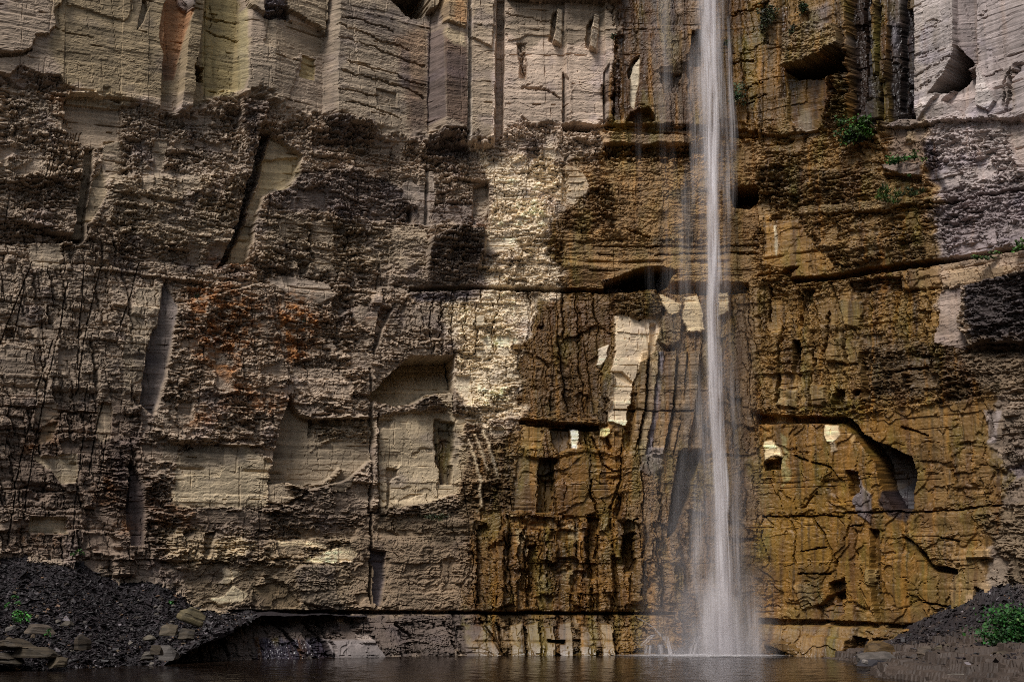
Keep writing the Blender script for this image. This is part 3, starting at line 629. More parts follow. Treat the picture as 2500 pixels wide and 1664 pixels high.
P([(1130, 1060), (1260, 1060), (1250, 1250), (1120, 1250)], tex=dict(shale=.8, vert=.3), col=(92, 78, 56), a=.6, f=14)
for pl in (((1140, 1070), (1160, 1120), (1172, 1180), (1176, 1240)), ((1160, 1060), (1178, 1110), (1190, 1150)), ((1180, 1050), (1200, 1110), (1215, 1170))):
    idx_ = [(x - 4, y) for x, y in pl] + [(x + 5, y) for x, y in reversed(pl)]
    P(idx_, d=.2, tex=sm, col=(164, 148, 120), a=.75, f=3, j=.4, name="rock_fin")
P([(930, 1230), (1130, 1215), (1180, 1300), (1100, 1330), (920, 1300)], gy=-.5, col=(84, 72, 54), a=.6, f=10)
P([(908, 1340), (945, 1345), (944, 1390), (940, 1440), (930, 1480), (914, 1470), (915, 1380)], d=-.8, tex=sm, col=(78, 72, 78), a=.8, j=.3, name="joint_recess")
L([(912, 1250), (910, 1340), (906, 1470)], 5, -.7, .2)
# rust-coloured lichen
RUST = (126, 84, 42)
for pts, a_ in (([(470, 690), (560, 700), (640, 740), (620, 840), (560, 930), (480, 890), (455, 800)], .75), ([(650, 760), (700, 720), (790, 770), (760, 830), (720, 890), (680, 860)], .8), ([(520, 625), (600, 640), (610, 665), (540, 655)], .7), ([(560, 930), (720, 960), (690, 1010), (500, 1000), (440, 1030), (470, 1060), (520, 1030)], .55), ([(700, 810), (760, 840), (750, 900), (700, 870)], .6), ([(1152, 540), (1186, 540), (1182, 556), (1158, 556)], .7), ([(905, 402), (960, 400), (955, 416), (912, 420)], .55), ([(720, 720), (760, 725), (750, 790), (725, 780)], .6), ([(60, 1078), (95, 1080), (90, 1105), (60, 1100)], .7), ([(230, 1170), (280, 1180), (275, 1220), (235, 1220)], .6), ([(118, 1000), (140, 1000), (140, 1100), (100, 1090)], .3), ([(290, 1270), (330, 1270), (325, 1300), (295, 1300)], .7), ([(120, 238), (165, 240), (160, 262), (125, 260)], .7), ([(60, 1300), (160, 1310), (150, 1330), (50, 1325)], .5), ([(900, 760), (940, 760), (930, 800), (905, 800)], .4), ([(370, 1230), (480, 1240), (470, 1290), (380, 1280)], .35)):
    idx, m = region(pts, 22, 1.2, 2.0)
    sp_ = sstep(-.12, .42, 0.62 * fbm(U * 2.4, V * 3.6, 91, 4) + .6 * (hbB - .5) + .12)
    mm = (m * a_ * 1.15 * sp_[idx]).clip(0, 1)
    COLR[idx] += mm[:, None] * (srgb(*RUST)[None, :] - COLR[idx])

# ------------------------------------------------------------------ lower middle and lower right
P([(1500, 772), (1532, 770), (1560, 780), (1605, 775), (1612, 800), (1596, 860), (1562, 890), (1545, 940), (1530, 1040), (1482, 1028), (1488, 930), (1504, 850)], d=-.15, gx=-.4, tex=dict(smooth=.7), col=(188, 170, 142), a=.97, f=1.5, j=.45, name="white_slab")
P([(1490, 906), (1520, 908), (1546, 934), (1540, 940), (1500, 918)], d=-.25, j=.3, col=(150, 132, 100), a=.5)
P([(1480, 905), (1500, 915), (1496, 960), (1478, 1035), (1462, 1030), (1470, 930)], col=(70, 56, 38), a=.8, f=4, d=.2, name="rock_rib")
P([(1462, 850), (1490, 838), (1482, 870), (1466, 898), (1458, 890)], d=-.2, tex=sm, col=(196, 182, 158), a=.95, f=1.5, j=.3, name="pale_scar")
P([(1612, 718), (1664, 742), (1660, 764), (1640, 772), (1615, 745)], d=.1, tex=sm, col=(184, 166, 132), a=.9, f=2, j=.4, name="pale_slab")
P([(1672, 725), (1704, 722), (1718, 760), (1722, 806), (1680, 812), (1668, 780)], d=.1, tex=sm, col=(186, 168, 134), a=.9, f=2, j=.4, name="pale_slab")
P([(1752, 710), (1778, 706), (1782, 760), (1752, 770)], d=.1, tex=sm, col=(176, 160, 128), a=.8, f=3, j=.4, name="pale_slab")
P([(1505, 712), (1610, 716), (1616, 770), (1560, 778), (1530, 765), (1504, 768), (1490, 740)], d=.25, gy=-.8, tex=dict(shale=.6, spall=.4), col=(84, 66, 40), a=.8, f=3, name="shale_overhang")
P([(1620, 770), (1660, 765), (1665, 830), (1630, 850), (1605, 830)], d=.15, tex=dict(spall=.6, block=.4), col=(134, 112, 76), a=.7, f=3, name="rock_block")
P([(1588, 790), (1602, 790), (1600, 880), (1585, 880)], d=-.4, j=.3, name="joint_recess")
for i_, (xa, xb) in enumerate(((1550, 1566), (1572, 1590), (1592, 1604), (1606, 1634), (1640, 1660), (1664, 1690))):
    cc = [(116, 92, 58), (152, 132, 98), (98, 94, 104), (120, 98, 66), (128, 102, 68), (120, 100, 74)][i_]
    P([(xa + 18, 860), (xb + 18, 856), (xb + 8, 990), (xb - 16, 1110), (xa - 16, 1110), (xa + 4, 990)], d=[.3, .1, -.1, .35, .15, .35][i_], gx=.4, tex=dict(smooth=.8, vert=.15), col=cc, a=.8, f=1.8, j=.35, name="leaning_slab")
L([(1500, 1000), (1690, 1004)], 2.5, -.3, .2)
P([(1660, 1102), (1712, 1098), (1692, 1180), (1654, 1290), (1630, 1310), (1642, 1220)], d=-1.5, gx=.5, tex=dict(smooth=.6), col=(56, 46, 42), a=.8, f=3, j=.3, name="joint_recess")
P([(1665, 1010), (1716, 1014), (1714, 1098), (1664, 1096)], d=.35, tex=dict(smooth=.7, spall=.3), col=(124, 104, 78), a=.7, f=2, j=.2, name="rock_block")
P([(1580, 1090), (1625, 1090), (1618, 1140), (1590, 1160), (1560, 1150)], d=.2, tex=dict(spall=1), col=(118, 110, 108), a=.7, f=4, name="rock_block")
P([(1270, 1022), (1350, 1030), (1462, 1036), (1460, 1050), (1352, 1046), (1270, 1036)], d=-.8, f=1.5, j=.35, name="bedding_gap")
P([(1272, 1000), (1350, 1005), (1460, 1010), (1462, 1038), (1350, 1032), (1270, 1024)], d=.4, tex=dict(shale=.5, smooth=.4), col=(110, 80, 42), a=.6, f=2, name="ledge")
P([(1390, 1042), (1412, 1042), (1413, 1075), (1408, 1096), (1396, 1094)], d=-.05, tex=sm, col=(212, 194, 164), a=.95, f=1.5, j=.25, name="pale_scar")
P([(1464, 1046), (1486, 1042), (1494, 1056), (1478, 1068), (1466, 1068)], d=.05, tex=sm, col=(184, 160, 112), a=.9, f=1.5, j=.3, name="pale_scar")
P([(1272, 1036), (1325, 1036), (1322, 1090), (1274, 1104)], d=.1, tex=sm, col=(142, 112, 62), a=.8, f=3, name="rock_slab")
P([(1344, 1046), (1388, 1044), (1390, 1090), (1366, 1106), (1345, 1080)], d=-.5, gy=.4, tex=dict(spall=.8), col=(96, 72, 40), a=.7, f=2, name="notch")
P([(1318, 1120), (1356, 1120), (1352, 1200), (1340, 1250), (1308, 1250)], d=-.85, tex=dict(vert=.5), col=(92, 76, 40), a=.7, f=2, j=.4, name="joint_recess")
P([(1262, 1110), (1318, 1122), (1306, 1250), (1250, 1250)], d=.2, tex=dict(smooth=.4, spall=.6), col=(116, 94, 62), a=.7, f=3, name="rock_slab")
P([(1358, 1110), (1420, 1090), (1500, 1100), (1516, 1170), (1500, 1240), (1440, 1260), (1352, 1260)], d=.15, tex=dict(spall=1.1, smooth=.3), col=(126, 90, 36), a=.7, f=3, name="rock_slab")
L([(1444, 1068), (1470, 1130), (1496, 1150), (1514, 1152)], 3, -.35, .4); L([(1440, 1170), (1446, 1210), (1460, 1250)], 3.5, -.4, .5); L([(1516, 1090), (1516, 1170), (1490, 1240)], 3.5, -.4, .4)
for xx, yy, h_, w_, dd in ((1180, 1280, 190, 26, -.5), (1222, 1300, 190, 20, .45), (1300, 1330, 150, 22, -.55), (1345, 1260, 110, 30, .3), (1372, 1390, 100, 44, .25), (1412, 1270, 120, 40, .3), (1448, 1260, 150, 24, -.7), (1480, 1390, 100, 30, .3), (1510, 1260, 100, 24, .45), (1538, 1300, 90, 26, -.8), (1560, 1270, 200, 22, .4), (1600, 1300, 190, 26, .15), (1520, 1400, 90, 40, .1), (1266, 1280, 110, 30, .25), (1246, 1410, 80, 34, .3), (1430, 1410, 80, 18, .35), (1640, 1280, 190, 30, .2)):
    P([(xx - w_ / 2, yy), (xx + w_ / 2, yy), (xx + w_ / 2 - 4, yy + h_), (xx - w_ / 2 - 4, yy + h_)], d=dd, gx=.3, f=1.8, j=.8, name="rock_column" if dd > 0 else "joint_recess")
for xx, yy, w_, h_ in ((1270, 1290, 18, 34), (1320, 1400, 16, 40), (1382, 1392, 26, 28), (1425, 1390, 12, 22), (1544, 1262, 18, 26), (1254, 1254, 10, 18), (1480, 1270, 12, 30), (1400, 1290, 24, 36), (1280, 1330, 14, 26)):
    C(R(xx - w_ / 2, yy, xx + w_ / 2, yy + h_), (170, 148, 108), .8, 2.5, .7)
# ochre wall to the right
P([(1848, 1010), (1930, 1015), (2062, 1016), (2075, 1022), (2100, 1052), (2088, 1056), (2060, 1034), (2000, 1032), (1850, 1034)], d=-.95, f=1.5, j=.3, name="bedding_gap")
P([(2062, 1018), (2080, 1024), (2110, 1062), (2150, 1082), (2228, 1116), (2236, 1158), (2224, 1240), (2180, 1240), (2150, 1190), (2138, 1130), (2110, 1090)], d=-2.3, gx=-1.0, gy=1.6, tex=dict(smooth=.6), col=(48, 38, 31), a=.85, f=2, j=.3, wet=.6, name="arch_hollow")  # wet hollow, its shade put into the colour
P([(2150, 1190), (2225, 1150), (2224, 1250), (2205, 1275), (2170, 1260), (2140, 1230)], col=(34, 28, 36), a=.9, f=5)  # deeper shade of the hollow, as colour only
P([(2012, 1036), (2050, 1040), (2052, 1064), (2036, 1080), (2022, 1078), (2012, 1062)], d=.05, tex=sm, col=(212, 188, 148), a=.95, f=1.5, j=.3, name="pale_scar")
P([(2026, 1080), (2040, 1080), (2046, 1100), (2032, 1104)], tex=sm, col=(206, 182, 144), a=.9, f=2, j=.3)
P([(2070, 1056), (2090, 1060), (2086, 1082), (2078, 1082)], col=(190, 156, 100), a=.85, f=2, j=.3)
P([(1864, 1078), (1884, 1074), (1904, 1096), (1914, 1118), (1890, 1112), (1866, 1124)], tex=sm, d=.1, col=(196, 178, 140), a=.9, f=2, j=.5, name="pale_scar")
P([(1864, 1126), (1912, 1118), (1906, 1146), (1866, 1146)], d=-.8, j=.4, name="cavity")
P([(1876, 1012), (1908, 1014), (1906, 1030), (1886, 1028)], tex=sm, col=(196, 178, 138), a=.9, f=1.5, j=.4)
C([(1905, 1050), (1918, 1060), (1926, 1170), (1916, 1190), (1910, 1120)], (150, 142, 92), .8, 4, .6)
P([(2084, 1146), (2094, 1150), (2110, 1190), (2126, 1206), (2124, 1280), (2085, 1250), (2082, 1220), (2096, 1190)], d=.1, tex=dict(spall=.7), col=(118, 112, 116), a=.85, f=2, j=.4, name="grey_slab")
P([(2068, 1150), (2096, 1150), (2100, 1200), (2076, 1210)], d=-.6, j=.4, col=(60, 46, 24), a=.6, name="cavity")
for pl in (((1985, 1260), (2010, 1300), (2030, 1340), (2042, 1380)), ((2060, 1320), (2070, 1285), (2100, 1280)), ((2200, 1310), (2240, 1330), (2262, 1360), (2275, 1380), (2290, 1384), (2335, 1392)), ((1960, 1345), (2020, 1335)), ((1860, 1260), (1960, 1258), (2050, 1260)), ((2050, 1250), (2230, 1248), (2340, 1244), (2460, 1230)), ((2150, 1410), (2165, 1450)), ((1950, 1400), (2025, 1398)), ((2250, 1470), (2320, 1480)), ((1985, 1130), (2030, 1140), (2050, 1170)), ((1940, 1110), (1975, 1125)), ((2200, 1040), (2260, 1060)), ((1960, 1240), (1995, 1200)), ((2340, 1320), (2300, 1312))):
    L(pl, 2.6, -.36, .35, .3)
P([(2262, 1356), (2276, 1378), (2338, 1388), (2338, 1400), (2290, 1396), (2266, 1382), (2240, 1340)], d=-.7, j=.4, f=1.5, name="bedding_gap")
P([(2200, 1300), (2340, 1300), (2340, 1388), (2278, 1378), (2250, 1338)], d=.25, tex=dict(spall=.8, shale=.25), f=3, name="rock_slab")
P([(2118, 1290), (2140, 1290), (2150, 1420), (2160, 1520), (2140, 1520), (2128, 1430)], d=-.5, gx=.4, col=(94, 68, 24), a=.6, f=3, j=.3, name="joint_recess")
P([(2108, 1390), (2135, 1390), (2130, 1430), (2108, 1420)], d=.2, col=(156, 130, 82), a=.7, f=2, name="rock_block")
P([(1940, 1430), (2000, 1410), (2010, 1470), (1960, 1490)], d=.15, tex=dict(spall=.9), col=(140, 118, 78), a=.6, f=3, name="rock_block")
P([(1990, 1480), (2050, 1440), (2060, 1500), (2010, 1520)], d=-.5, gy=.6, col=(78, 52, 24), a=.7, f=3, j=.5, name="cavity")
P([(2020, 1420), (2060, 1410), (2066, 1460), (2036, 1470)], d=-.6, j=.5, col=(74, 50, 24), a=.6, name="cavity")
P([(2330, 1360), (2390, 1360), (2420, 1440), (2380, 1490), (2325, 1530), (2320, 1440)], d=.15, tex=dict(spall=.6, smooth=.4), col=(142, 116, 78), a=.65, f=4, name="rock_slab")
P([(2365, 1340), (2424, 1340), (2424, 1362), (2366, 1362)], d=.3, tex=sm, col=(138, 112, 74), a=.7, f=2, j=.25, name="rock_block")
P([(2380, 1430), (2402, 1440), (2400, 1490), (2382, 1480)], d=-.5, j=.3, name="joint_recess")
P([(2320, 1190), (2420, 1185), (2400, 1250), (2310, 1250)], d=-.1, tex=dict(shale=.4, spall=.5), f=4, name="rock_plate")
P([(2400, 1000), (2440, 1000), (2425, 1080), (2405, 1080)], col=(136, 126, 122), a=.7, f=3)
P([(2365, 1086), (2402, 1090), (2400, 1110), (2364, 1110)], d=-.08, j=.1, name="notch")
P([(2450, 1000), (2560, 980), (2560, 1240), (2440, 1240)], tex=dict(block=.8, shale=.3), d=.25, f=6, j=.6)
P([(2440, 1150), (2560, 1110), (2560, 1140), (2450, 1180)], d=-.3, col=(96, 88, 92), a=.6, f=5)
P([(2380, 1260), (2600, 1200), (2600, 1600), (2440, 1500), (2470, 1380)], d=.2, tex=dict(shale=.9), col=(96, 82, 62), a=.7, f=10)
C([(1860, 1180), (2060, 1180), (2060, 1400), (1870, 1440)], (128, 96, 26), .6, 26)
C([(2180, 1400), (2300, 1400), (2300, 1480), (2200, 1480)], (112, 92, 40), .6, 24)

# the long bedding joint and the apron at the foot of the wall
P([(560, 1488), (900, 1489), (1650, 1494), (1650, 1500), (900, 1498), (560, 1496)], d=-.6, f=1.5, j=.15, name="bedding_gap")
P([(1850, 1508), (2010, 1512), (2330, 1528), (2330, 1540), (2000, 1526), (1850, 1524)], d=-.6, f=1.5, j=.35, name="bedding_gap")
ap = sstep(1496, 1508, PY + .2 * WYf) * sstep(350, 520, PX) * (1 - sstep(1560, 1640, PX))
DISP += ap * (0.15 + 1.3 * np.clip((PY - 1500) / 95.0, 0, 1.6) ** 1.15)
ap2 = sstep(1520, 1536, PY + .3 * WYf) * sstep(1780, 1860, PX) * (1 - sstep(2300, 2400, PX))
DISP += ap2 * (0.2 + 0.9 * np.clip((PY - 1525) / 90.0, 0, 1.5))
ap3 = (1 - sstep(350, 520, PX)) * sstep(1500, 1600, PY)
DISP += ap3 * 1.6
for pl in (((650, 1500), (700, 1560), (720, 1595)), ((740, 1520), (775, 1560), (790, 1600)), ((770, 1500), (800, 1580), (795, 1610)), ((960, 1520), (1000, 1560), (1010, 1596)), ((1080, 1520), (1110, 1596)), ((1170, 1510), (1230, 1596)), ((1215, 1520), (1228, 1590))):
    L(pl, 5, -.5, .5)
P([(610, 1555), (780, 1560), (796, 1604), (600, 1620)], col=(70, 66, 82), a=.8, f=6, wet=.9)
P([(860, 1548), (895, 1552), (900, 1570), (870, 1566)], d=.2, col=(140, 128, 118), a=.7, f=2, name="rock_block")
P([(600, 1525), (720, 1530), (760, 1600), (640, 1620), (500, 1600)], d=.15, gx=.4, tex=dict(spall=.5, block=.5, shale=.3), f=2, j=.6, name="apron_slab")
P([(780, 1560), (900, 1560), (920, 1606), (795, 1610)], d=.35, gx=.4, tex=dict(spall=.7, smooth=.4), col=(104, 98, 96), a=.7, f=2, j=.4, name="apron_slab")
P([(1010, 1540), (1085, 1530), (1110, 1600), (1005, 1600)], d=.3, gx=.3, tex=dict(spall=.5, block=.5, shale=.3), f=2, j=.6, name="apron_slab")
P([(1130, 1525), (1200, 1525), (1228, 1600), (1130, 1600)], d=.3, gx=.3, tex=dict(spall=.5, smooth=.6), f=2, j=.4, name="apron_slab")
for xx in (1262, 1300, 1336, 1380, 1430, 1480):
    P([(xx - 16, 1520 + (xx % 17)), (xx + 15, 1516 + (xx % 13)), (xx + 20, 1600), (xx - 14, 1600)], d=.12 + .4 * ((xx * 7 % 10) / 10), gx=.3, tex=dict(spall=.6, smooth=.3), col=(140, 116, 74), a=.5, f=1.6, j=.5, name="rock_block")
P([(1334, 1558), (1378, 1560), (1376, 1570), (1336, 1566)], d=-.8, j=.3, name="cavity")
P([(1970, 1548), (2080, 1556), (2086, 1606), (1960, 1606)], d=.35, tex=dict(spall=.8), col=(134, 100, 46), a=.6, f=2, name="rock_slab")
P([(1875, 1560), (1940, 1568), (1966, 1586), (1960, 1600), (1870, 1570)], d=.3, gy=-.4, tex=sm, f=2, name="rock_slab")
P([(2090, 1550), (2126, 1560), (2116, 1606), (2086, 1606)], d=-.8, col=(70, 44, 24), a=.6, j=.3, name="joint_recess")

# ------------------------------------------------------------------ rock textures (relief of the beds)
w1 = fbm(U * .35, V * .35, 21, 3); w2 = fbm(U * .9, V * 1.3, 22, 3)
vv = V + .22 * w1 + .05 * w2
uu = U + .35 * fbm(U * .5, V * .5, 23, 3) + .1 * w2
fine = fbm(U * 5.0, V * 6.0, 31, 3)
# large jointed pieces: every one a part of its own
BLa, BCb, BHl, BHb, BFv, BFu = beds(uu + .06 * vv, vv, 2.5, 4.4, 77, .3)
big = (BHb - .5) * .36
# shale: thin lens-shaped flakes between thicker beds


def flakes(th, asp, seed):
    w = vv / th + 1.5 * perlin(U / (th * asp), V / (th * 2.8), seed) + .45 * perlin(U / (th * asp * .35), V / (th * 1.6), seed + 1)
    la = np.floor(w); f = (w - la).astype(F)
    hl = hsh(la, np.floor(U / (th * asp * .5) + .35 * perlin(U / (th * 1.5), V / th, seed + 3) + .37 * la + 5 * hsh(la, la * 0, seed)), seed + 4)
    return la, f, hl


s_ = np.zeros(N, F)
tone = np.zeros(N, F)
for th, ln, am, sd, un in ((.95, 1.9, .15, 41, .3), (.42, .8, .14, 42, .6)):
    la, cb, hl, hb, fv, fu = beds(uu + .14 * perlin(U * 3, V * 5, sd), vv + .06 * perlin(U * 2.2, V * 2, sd + 9), th, ln, sd)
    s_ += am * ((.35 * hl + .65 * hb) * 1.6 - .8)
    s_ -= am * un * 1.3 * (1 - sstep(.03, .25, fv)) * (.3 + 1.0 * hb)
    tone += (hb - .5) * .35 + (hl - .5) * .3
for th, asp, am, gap, sd in ((.34, 6.5, .15, .20, 45), (.19, 6.0, .14, .20, 145), (.115, 5.5, .11, .15, 245)):
    la, f, hl = flakes(th, asp, sd)
    s_ += am * (hl - .5) * 1.7
    s_ -= gap * (1 - sstep(.07, .24, f)) * (.2 + .8 * (hl > .4))
    tone += (hl - .5) * .55
s_ += .03 * fine + .16 * w2
patch = .55 + .9 * sstep(-.35, .45, fbm(U * .28, V * .45, 51, 3))
s_ *= patch
# layered sandstone
la, cb, hl, hb, fv, fu = beds(U + .5 * w1, V + .12 * w1, .42, 5.0, 61)
m_ = .05 * (hl - .5) + .03 * (hb - .5) + .015 * w1
m_ -= .22 * (1 - sstep(0, .13, fv)) * (hl > .55) * sstep(-.05, .25, perlin(U * .45, V * .8, 62) + .15 * hb)
la2, cb2, hl2, hb2, fv2, fu2 = beds(U, V + .08 * w1 + .02 * w2, .11, 1.4, 63)
m_ += .014 * (hl2 - .5) + .02 * (hb2 - .5) * sstep(.1, .4, perlin(U * .4, V * .9, 64)) + .006 * fine
laj, cbj, hlj, hbj, fvj, fuj = beds(U + .03 * V, V + .3 * w1, 5.5, 2.3, 65)
m_ += .12 * (hbj - .5) - .10 * (1 - sstep(0, .012, np.minimum(fuj, 1 - fuj))) * (hbj > .35)
stepn = fbm(U * .33, V * .7, 66, 4)
m_ += .03 * np.floor(stepn * 2.6)
# joint blocks
b_ = np.zeros(N, F)
for th, ln, am, sd in ((1.7, 1.35, .40, 71), (.7, .7, .22, 72), (.3, .45, .09, 73)):
    la, cb, hl, hb, fv, fu = beds(U + .20 * V + .2 * w2 + .08 * perlin(U * 3, V * 4, sd), vv + .1 * w2 + .04 * perlin(U * 3, V * 3, sd + 2), th, ln, sd, .4)
    b_ += am * (hb - .5) * 1.3
    b_ -= am * .75 * (1 - sstep(0, .09, np.minimum(fu, 1 - fu))) + am * .5 * (1 - sstep(0, .14, fv))
    tone += .25 * (hb - .5)
b_ += .02 * fine
# spalled, curved plates
q1 = fbm(U * .22 + .9 * w1, V * .20 + .7 * w1, 81, 4) * 5.0
q2 = fbm(U * .55 + .5 * w2, V * .5, 82, 4) * 4.0


def terrace(q):
    f_ = np.floor(q); r_ = q - f_
    return f_ + sstep(.86, 1.0, r_) + .25 * r_


la5, cb5, hl5, hb5, fv5, fu5 = beds(uu + .5 * w1 + .25 * w2 + .12 * vv, vv + .5 * w2, 1.9, 1.7, 83, .4)
qa = q1 * .55
p_ = .11 * (np.floor(qa) + sstep(.93, 1.0, qa - np.floor(qa))) + .022 * np.floor(q2 * .6) + .09 * (hb5 - .5) + .16 * (fu5 - .5) * (hb5 - .5) + .015 * fine + .02 * w2
p_ -= .20 * (1 - sstep(0, .03, np.minimum(fu5, 1 - fu5))) * (hb5 > .72) + .18 * (1 - sstep(0, .045, fv5)) * (hl5 > .6) * (hb5 > .4)
# upright columns
c_ = np.zeros(N, F)
for th, ln, am, sd in ((8.0, 1.7, .70, 85), (4.0, .85, .36, 86), (1.8, .4, .14, 87)):
    la, cb, hl, hb, fv, fu = beds(U + .07 * V + .45 * w1 + .2 * w2 + .07 * perlin(U * 3, V * 4, sd), vv + .9 * w1 + .5 * w2, th, ln, sd, .4)
    c_ += am * (hb - .5) * 1.3 + am * .5 * (fu - .5) * (hl - .5)
    c_ -= am * .45 * (1 - sstep(0, .07, np.minimum(fu, 1 - fu)))
    tone += .2 * (hb - .5) * TEX["vert"]
c_ += .02 * fine + .05 * w2
la, cb, hl, hb, fv, fu = beds(uu + .15 * vv + .3 * w2, vv + .25 * w2, 1.3, 1.5, 95, .4)
clean = ((hb > .80) & (hl > .25)).astype(F) * sstep(0, .06, np.minimum(fv, 1 - fv)) * sstep(0, .05, np.minimum(fu, 1 - fu))
clean *= sstep(-.25, .1, fbm(U * .7, V * .9, 96, 3) + .1)
clean *= (1 - TEX["smooth"].clip(0, 1))
for k in ("shale", "block", "vert"):
    TEX[k] *= 1 - .85 * clean
TEX["smooth"] += .7 * clean
DISP -= .16 * clean * (.3 + hl)
DISP += TEX["shale"] * s_ + TEX["smooth"] * m_ + TEX["block"] * b_ + TEX["spall"] * p_ + TEX["vert"] * c_ + big * (1 - .75 * TEX["smooth"].clip(0, 1)) * (1 - .6 * TEX["spall"].clip(0, 1)) + .008 * fine
for th, ln, lean, sd, pr_ in ((7.0, 1.5, .14, 131, .55), (4.0, .8, .10, 132, .7), (5.0, 1.1, -.05, 133, .75)):
    la, cb, hl, hb, fv, fu = beds(U + lean * V + .03 * w2 + .04 * w1, V + 1.5 * w1, th, ln, sd)
    DISP -= .22 * (1 - sstep(.012, .05 / ln * .8, np.minimum(fu, 1 - fu))) * (hb > pr_ + .1) * sstep(-.2, .25, w1 + .4 * w2) * (1 - .75 * TEX['smooth'].clip(0, 1)) * (1 - .7 * TEX['spall'].clip(0, 1))
DISP += .25 * fbm(U * .12, V * .12, 5, 3)

# ------------------------------------------------------------------ rock colour: beds, blotches, run-off streaks
lum = 1 + .10 * clean + .22 * fbm(U * .2, V * .26, 100, 4) + .34 * tone * (TEX["shale"] + .6 * TEX["block"] + .5 * TEX["vert"]).clip(0, 1) + .16 * fbm(U * .6, V * .9, 101, 4) + .10 * fine
laB, cbB, hlB, hbB2, _, _ = beds(U, V + .12 * w1, .42, 5.0, 61)
lum += TEX["smooth"].clip(0, 1) * (.34 * (hl2 - .5) + .42 * (hlB - .5) + .22 * (hbj - .5) + .30 * fbm(U * .35, V * 1.6, 120, 4) + .22 * fbm(U * 3.0, V * .12, 121, 3))
streak = fbm(U * 2.6, V * .16, 105, 4)
lum += .34 * streak * (.25 + WET) + .22 * WET * fbm(U * 6.0, V * .5, 122, 3)
hb3 = fbm(U * .25, V * .3, 106, 3)
COLR *= (lum.clip(.3, 1.8) ** 1.2)[:, None]
for fu_, fv_, sd, lo, hi, am, cc in ((.7, .22, 151, .02, .4, .6, (104, 92, 30)), (1.3, .16, 152, .02, .38, .65, (80, 50, 24)), (3.4, .22, 153, .08, .42, .6, (44, 32, 20)), (2.0, .12, 154, .15, .5, .5, (160, 112, 40)), (.35, .3, 155, .1, .5, .5, (66, 50, 26))):
    mk_ = (WET * 1.6).clip(0, 1) * am * sstep(.025, .08, COLR.mean(1)) * sstep(lo, hi, fbm(U * fu_ + .2 * w1, V * fv_, sd, 4))
    COLR += mk_[:, None] * (srgb(*cc)[None, :] - COLR)
# iron and algae in the wet part: redder, greener, darker runs
wr = (WET * sstep(.05, .5, streak + .4 * hb3)).clip(0, 1)
COLR *= 1 + wr[:, None] * (np.array([-.30, -.36, -.42], F))[None, :]
gr = (WET * sstep(.12, .5, fbm(U * .5, V * .22, 107, 4))).clip(0, 1)
COLR[:, 0] *= 1 - .22 * gr
pr = sstep(.1, .5, fbm(U * .4, V * .5, 108, 4)) * (1 - WET)
COLR *= 1 + pr[:, None] * (np.array([-.14, -.13, -.02], F))[None, :]
# chalky specks on broken shale
spk = sstep(.55, .8, perlin(U * 3.3, V * 7.0, 109) + .4 * (hbB - .5)) * TEX["shale"].clip(0, 1) * (1 - WET)
COLR *= 1 + .35 * spk[:, None]
WET = (WET + .35 * sstep(1560, 1600, PY)).clip(0, 1)
g_lum = COLR @ np.array([.3, .55, .15], F)
COLR = (COLR + (WET * .04)[:, None] * (g_lum[:, None] * np.array([1.08, 1.0, .66], F) - COLR)) * (1 - .62 * WET)[:, None]
COLR *= np.array([1.0, .985, .99], F)[None, :]
COLR = COLR.clip(.006, .85)

# ------------------------------------------------------------------ the cliff mesh, cut into its pieces
BX = bx[None, :] + nxv[None, :] * DISP.reshape(NZ, NX)
BY = by[None, :] + nyv[None, :] * DISP.reshape(NZ, NX)
CO = np.stack([BX.ravel(), BY.ravel(), V.astype(np.float64)], 1).astype(F)


def nodes_of(name):
    m = bpy.data.materials.new(name)
    m.use_nodes = True
    nt = m.node_tree
    b = next(n for n in nt.nodes if n.type == 'BSDF_PRINCIPLED')
    return m, nt, b


def rock_material():
    m, nt, b = nodes_of("rock")
    at = nt.nodes.new("ShaderNodeAttribute"); at.attribute_name = "rock_colour"
    tc = nt.nodes.new("ShaderNodeTexCoord")
    mp = nt.nodes.new("ShaderNodeMapping"); mp.inputs['Scale'].default_value = (1, 1, 2.2)
    n1_ = nt.nodes.new("ShaderNodeTexNoise"); n1_.inputs['Scale'].default_value = 11.0; n1_.inputs['Detail'].default_value = 5; n1_.inputs['Roughness'].default_value = .65
    nt.links.new(tc.outputs['Object'], mp.inputs['Vector']); nt.links.new(mp.outputs[0], n1_.inputs['Vector'])
    mr = nt.nodes.new("ShaderNodeMapRange"); mr.inputs[1].default_value = .25; mr.inputs[2].default_value = .75; mr.inputs[3].default_value = .74; mr.inputs[4].default_value = 1.26
    nt.links.new(n1_.outputs['Fac'], mr.inputs[0])
    mx = nt.nodes.new("ShaderNodeVectorMath"); mx.operation = 'SCALE'
    nt.links.new(at.outputs['Color'], mx.inputs[0]); nt.links.new(mr.outputs[0], mx.inputs['Scale'])
    nt.links.new(mx.outputs[0], b.inputs['Base Color'])
    rg = nt.nodes.new("ShaderNodeMapRange"); rg.inputs[3].default_value = .88; rg.inputs[4].default_value = .30
    nt.links.new(at.outputs['Alpha'], rg.inputs[0]); nt.links.new(rg.outputs[0], b.inputs['Roughness'])
    b.inputs['Specular IOR Level'].default_value = .45
    bp = nt.nodes.new("ShaderNodeBump"); bp.inputs['Strength'].default_value = .3; bp.inputs['Distance'].default_value = .03
    nt.links.new(n1_.outputs['Fac'], bp.inputs['Height']); nt.links.new(bp.outputs[0], b.inputs['Normal'])
    return m


ROCK = rock_material()


def link(o, parent=None, **props):
    COL.objects.link(o)
    if parent is not None:
        o.parent = parent
    for k, v in props.items():
        o[k] = v
    return o


